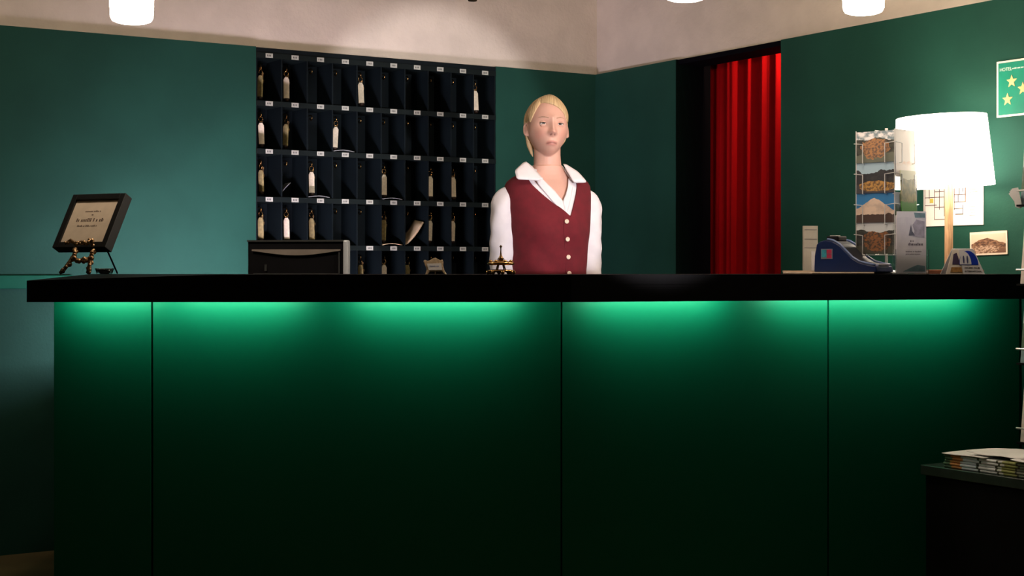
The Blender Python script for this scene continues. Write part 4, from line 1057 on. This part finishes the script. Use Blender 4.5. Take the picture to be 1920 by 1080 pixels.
# --- hair
MH, nt, b = nmat('blonde_hair'); MATS['blonde_hair'] = MH
tc = nt.nodes.new('ShaderNodeTexCoord'); uvn = nt.nodes.new('ShaderNodeAttribute'); uvn.attribute_name = 'strand'
mp = nt.nodes.new('ShaderNodeMapping'); mp.inputs['Scale'].default_value = (70, 2.2, 1); nt.links.new(uvn.outputs['Vector'], mp.inputs[0])
ns = nt.nodes.new('ShaderNodeTexNoise'); ns.inputs['Scale'].default_value = 2.2; ns.inputs['Detail'].default_value = 6; nt.links.new(mp.outputs[0], ns.inputs[0])
cr = nt.nodes.new('ShaderNodeValToRGB'); cr.color_ramp.elements[0].position = .3; cr.color_ramp.elements[0].color = (.25, .145, .06, 1); cr.color_ramp.elements[1].position = .68; cr.color_ramp.elements[1].color = (.76, .56, .32, 1)
nt.links.new(ns.outputs[0], cr.inputs[0]); nt.links.new(cr.outputs[0], b.inputs['Base Color']); b.inputs['Roughness'].default_value = .38
bp = nt.nodes.new('ShaderNodeBump'); bp.inputs['Strength'].default_value = .5; bp.inputs['Distance'].default_value = .003; nt.links.new(ns.outputs[0], bp.inputs['Height']); nt.links.new(bp.outputs[0], b.inputs['Normal'])
def strand_attr(o, vals):
    at_ = o.data.attributes.new('strand', 'FLOAT_VECTOR', 'POINT'); at_.data.foreach_set('vector', np.array(vals, dtype=np.float32).ravel())
HL = [(-180, -.085), (-130, -.075), (-108, -.050), (-96, .004), (-84, .020), (-72, .008), (-62, .020), (-52, .040), (-44, .062), (-37, .076), (-22, .073), (-8, .068), (8, .062), (24, .053), (38, .041), (52, .024), (64, .010), (74, .010), (84, .020), (96, .004), (108, -.050), (130, -.075), (180, -.085)]
PART = R(-40)
bm = B(); vals = []
NAh, NPh = 240, 40
def hair_f(i, j):
    az = -PI + 2 * PI * i / NAh
    zl = float(np.interp(math.degrees(az), [q[0] for q in HL], [q[1] for q in HL]))
    pm = math.acos(max(-1, min(1, zl / (.1089 if zl > 0 else .114))))
    t = j / (NPh - 1); pol = .015 + (pm - .015) * t
    th = .0085 * (1 - t ** 6) + .002 + .006 * math.exp(-((az - R(10)) / .7) ** 2) * math.sin(PI * min(1, t * 1.02)) ** .6
    if abs(az) > R(100): th += .004
    th += .0012 * math.sin(az * 46 + 5 * t) * (t > .05) * min(1, 3 * (1 - t))
    d = az - PART
    th -= .005 * math.exp(-(d / .045) ** 2) * min(1, t * 2.2) * (abs(az) < R(90))
    vals.append((az * .5, t * .35 + abs(d) * .2, 0))
    p = head_pt(az, pol, th)
    if t > .985: p = head_pt(az, pol, .0005)
    return HR @ p
V = grid(bm, hair_f, NAh, NPh, True)
c_ = bm.verts.new(HR @ head_pt(0, 0, .0105)); vals.append((0, 0, 0))
for i in range(NAh): bm.faces.new((c_, V[(i + 1) % NAh][0], V[i][0]))
hair = obj('hair', bm, MH, per, smooth=True); strand_attr(hair, vals)
s_ = hair.modifiers.new('thick', 'SOLIDIFY'); s_.thickness = .003; s_.offset = -1
bm = B(); sphere(bm, (0, .118, -.030), (.036, .030, .034), 28, 18); bmesh.ops.transform(bm, matrix=HR, verts=bm.verts)
bun = obj('hair_bun', bm, MH, per, smooth=True); strand_attr(bun, [(v.co.x * 9, v.co.z * 9, 0) for v in bun.data.vertices])
bm = B(); tube(bm, [HR @ Vector(q) for q in ((-.068, .030, .0), (-.068, .034, -.03), (-.062, .036, -.062), (-.055, .034, -.088), (-.051, .03, -.104))], [.008, .009, .009, .006, .0015], 10)
lk = obj('hair_lock', bm, MH, per, smooth=True); strand_attr(lk, [(v.co.x * 9, v.co.z * 3, 0) for v in lk.data.vertices])

# --- clothes
M_SHIRT = mat('white_cotton', (.78, .74, .78), .8, var=.04, scale=40, bump=.12, bscale=600)
M_VEST = mat('burgundy_wool', (.150, .006, .014), .9, var=.18, scale=30, bump=.3, bscale=900)
def shell(name, tops, z0, off, m, th, na=288, nr=40):
    bm = B(); aa = [q[0] for q in tops]; zz = [q[1] for q in tops]
    def f(i, j):
        az = -PI + 2 * PI * i / na; zt = float(np.interp(math.degrees(az), aa, zz))
        z = z0 + (zt - z0) * j / (nr - 1)
        w_ = .0022 * math.sin(az * 7 + z * 38) * math.exp(-((z - 1.13) / .09) ** 2)
        return RT @ surf(az, z, off + w_)
    grid(bm, f, na, nr, True); o = obj(name, bm, m, per, smooth=True)
    s = o.modifiers.new('thick', 'SOLIDIFY'); s.thickness = th; s.offset = 1
    return o
shell('blouse', [(-180, 1.508), (-60, 1.492), (-44, 1.488), (-35, 1.470), (2, 1.366), (6, 1.366), (31, 1.470), (40, 1.488), (60, 1.492), (180, 1.508)], .93, .003, M_SHIRT, .0015)
shell('vest', [(-180, 1.478), (-120, 1.470), (-46, 1.469), (-38, 1.455), (12.5, 1.316), (14, 1.3155), (34, 1.452), (44, 1.468), (120, 1.470), (180, 1.478)], .95, .0085, M_VEST, .004)
# front seam and buttons of the vest
def seam_x(z): return .0305 + .0 * z
for yb in (415, 448.5, 482, 512.5):
    p = body_px(1062.5 + (yb - 415) * .048, yb, .014)
    bm = B(); lathe(bm, [(0, 0), (.0068, 0), (.0085, .0015), (.0085, .003), (.0065, .0042), (.005, .0034), (0, .0034)], 18)
    o = obj('button', bm, mat('pearl_button', (.80, .62, .48), .3, var=.15, scale=200), per, smooth=True)
    nrm = RT @ Vector((.12, -1, 0)).normalized()
    o.matrix_local = Matrix.Translation(RT @ p) @ nrm.to_track_quat('Z', 'Y').to_matrix().to_4x4()
bm = B(); pts = []
for yb in np.linspace(406, 560, 24): pts.append(RT @ body_px(1056.5 + (yb - 406) * .05, yb, .0128))
tube(bm, pts, .0012, 6); obj('front_seam', bm, mat('vest_seam', (.12, .006, .012), .9, var=.1), per)
# collar: two flaps and a band round the neck, plus the turned edges of the blouse opening
def flap(name, outline, off, lift, th=.003):
    # outline: two rails (inner, outer) of picture points, swept to a small surface on the chest
    inner, outer = outline
    bm = B(); nu = 14; nv = 7
    def rail(r, t):
        k = t * (len(r) - 1); a_ = min(int(k), len(r) - 2); f_ = k - a_
        return (r[a_][0] + (r[a_ + 1][0] - r[a_][0]) * f_, r[a_][1] + (r[a_ + 1][1] - r[a_][1]) * f_)
    def f(i, j):
        a_, b_ = rail(inner, i / (nu - 1)), rail(outer, i / (nu - 1)); v = j / (nv - 1)
        qx, qy = a_[0] + (b_[0] - a_[0]) * v, a_[1] + (b_[1] - a_[1]) * v
        if name == 'collar_flap':       # lies from the side of the neck down over the chest
            z = CZ + (HY - qy) / SP; k = min(1, max(0, (1.515 - z) / .068))
            y = -.026 - .066 * k ** .8 + .012 * v * (1 - k) - lift * math.sin(PI * v)
            p = Vector((((qx - PXC) / SP + y * math.sin(TY)) / math.cos(TY), y, z))
        else:
            p = body_px(qx, qy, off + lift * math.sin(PI * (.15 + .7 * v)))
        return RT @ p
    grid(bm, f, nu, nv); o = obj(name, bm, M_SHIRT, per, smooth=True)
    s = o.modifiers.new('thick', 'SOLIDIFY'); s.thickness = th; s.offset = 1; return o
flap('collar_flap', ([(986, 306), (997, 315), (1006, 326), (1017, 339)], [(981, 308), (965, 324), (969, 340.5), (1008, 341.5)]), .019, .005)
flap('collar_flap', ([(1056, 309), (1060, 318), (1066, 329), (1072, 341)], [(1062, 310), (1083, 324), (1099, 344), (1075, 344)]), .019, .005)
flap('front_facing', ([(1010, 329), (1023, 342), (1040, 358), (1055.5, 377)], [(1004, 336), (1008, 345), (1034, 376), (1062, 404.5)]), .006, .003, .002)
flap('front_facing', ([(1066, 334), (1065, 350), (1061, 364), (1055.5, 377)], [(1078, 342), (1074, 352), (1069, 378), (1062, 404.5)]), .006, .003, .002)
bm = B()
def nb(i, j):
    az = R(88) + (2 * PI - R(176)) * i / 60; t = j / 6 * min(1, .15 + 4 * min(i, 60 - i) / 60)
    a_ = az
    rx, ry = .060 + .006 * (1 - t), .056 + .006 * (1 - t)
    z = 1.478 + .034 * math.sin(PI * .5 * t) * (1 if True else 0) - .010 * max(0, math.cos(az)) 
    return Vector((rx * math.sin(a_) + hcx.x * .5, -ry * math.cos(a_) + .014, z))
grid(bm, nb, 61, 7); o = obj('collar_band', bm, M_SHIRT, per, smooth=True); s = o.modifiers.new('thick', 'SOLIDIFY'); s.thickness = .003
for e in (-1, 1):
    sc_, sh, el, wr_ = ARM[e]
    bm = B()
    path = [sc_ + (RT @ Vector((0, 0, .004))), sc_.lerp(sh, .55) + Vector((0, 0, .006)), sh + Vector((0, 0, -.006)) + RT @ Vector((e * .008, 0, 0)), sh.lerp(el, .25) + RT @ Vector((e * .007, 0, 0)), sh.lerp(el, .6), el, el.lerp(wr_, .4), el.lerp(wr_, .85), wr_]
    rad = [.022, .031, .046, .055, .055, .050, .048, .041, .030]
    # resample smoothly
    P_ = np.array([list(q) for q in path]); tt = np.linspace(0, 1, len(path)); ts_ = np.linspace(0, 1, 60)
    def cat(arr, t):
        k = t * (len(arr) - 1); i_ = min(int(k), len(arr) - 2); f_ = k - i_
        p0_, p1_, p2_, p3_ = arr[max(i_ - 1, 0)], arr[i_], arr[i_ + 1], arr[min(i_ + 2, len(arr) - 1)]
        return .5 * (2 * p1_ + (p2_ - p0_) * f_ + (2 * p0_ - 5 * p1_ + 4 * p2_ - p3_) * f_ ** 2 + (3 * p1_ - p0_ - 3 * p2_ + p3_) * f_ ** 3)
    pp_ = [Vector(cat(P_, t)) for t in ts_]; rr_ = [float(cat(np.array(rad), t)) for t in ts_]
    tube(bm, pp_, rr_, 36)
    for v in bm.verts:
        q = v.co; n_ = math.sin(q.z * 85 + q.x * 60 * e + 2 * math.sin(q.y * 50)) * .0016 + math.sin(q.z * 37 - q.x * 45 + q.y * 70) * .0022
        k = min(range(len(pp_)), key=lambda a_: (pp_[a_] - q).length_squared); d_ = (q - pp_[k])
        if d_.length > 1e-5: v.co += d_.normalized() * n_
    obj('sleeve', bm, M_SHIRT, per, smooth=True)
    bm = B(); dd = (wr_ - el).normalized(); tube(bm, [wr_ - dd * .045, wr_ + dd * .006], [.034, .033], 24, caps=False); o = obj('cuff', bm, M_SHIRT, per, smooth=True); s = o.modifiers.new('thick', 'SOLIDIFY'); s.thickness = .003
bm = B()
def sk(i, j):
    az = 2 * PI * i / 48; z = .99 - .49 * j / 16; W_, Df, Db = tw(max(z, .82)); f_ = 1 + .06 * max(0, (.82 - z) / .3)
    return RT @ Vector(((W_ + .008) * f_ * math.sin(az), -((Df if math.cos(az) > 0 else Db) + .008) * f_ * math.cos(az), z))
grid(bm, sk, 48, 17, True); o = obj('skirt', bm, M_SKIRT, per, smooth=True); s = o.modifiers.new('thick', 'SOLIDIFY'); s.thickness = .003; s.offset = 1
for e in (-1, 1):
    bm = B(); sphere(bm, RT @ Vector((e * .083, -.045, .045)), (.042, .125, .045), 20, 12, Euler((R(-6), 0, TY))); bx(bm, *(lambda c: (c.x - .012, c.x + .012, c.y - .012, c.y + .012, 0, .05))(RT @ Vector((e * .081, .055, 0)))); obj('shoe', bm, M_BLACK, per, smooth=True)
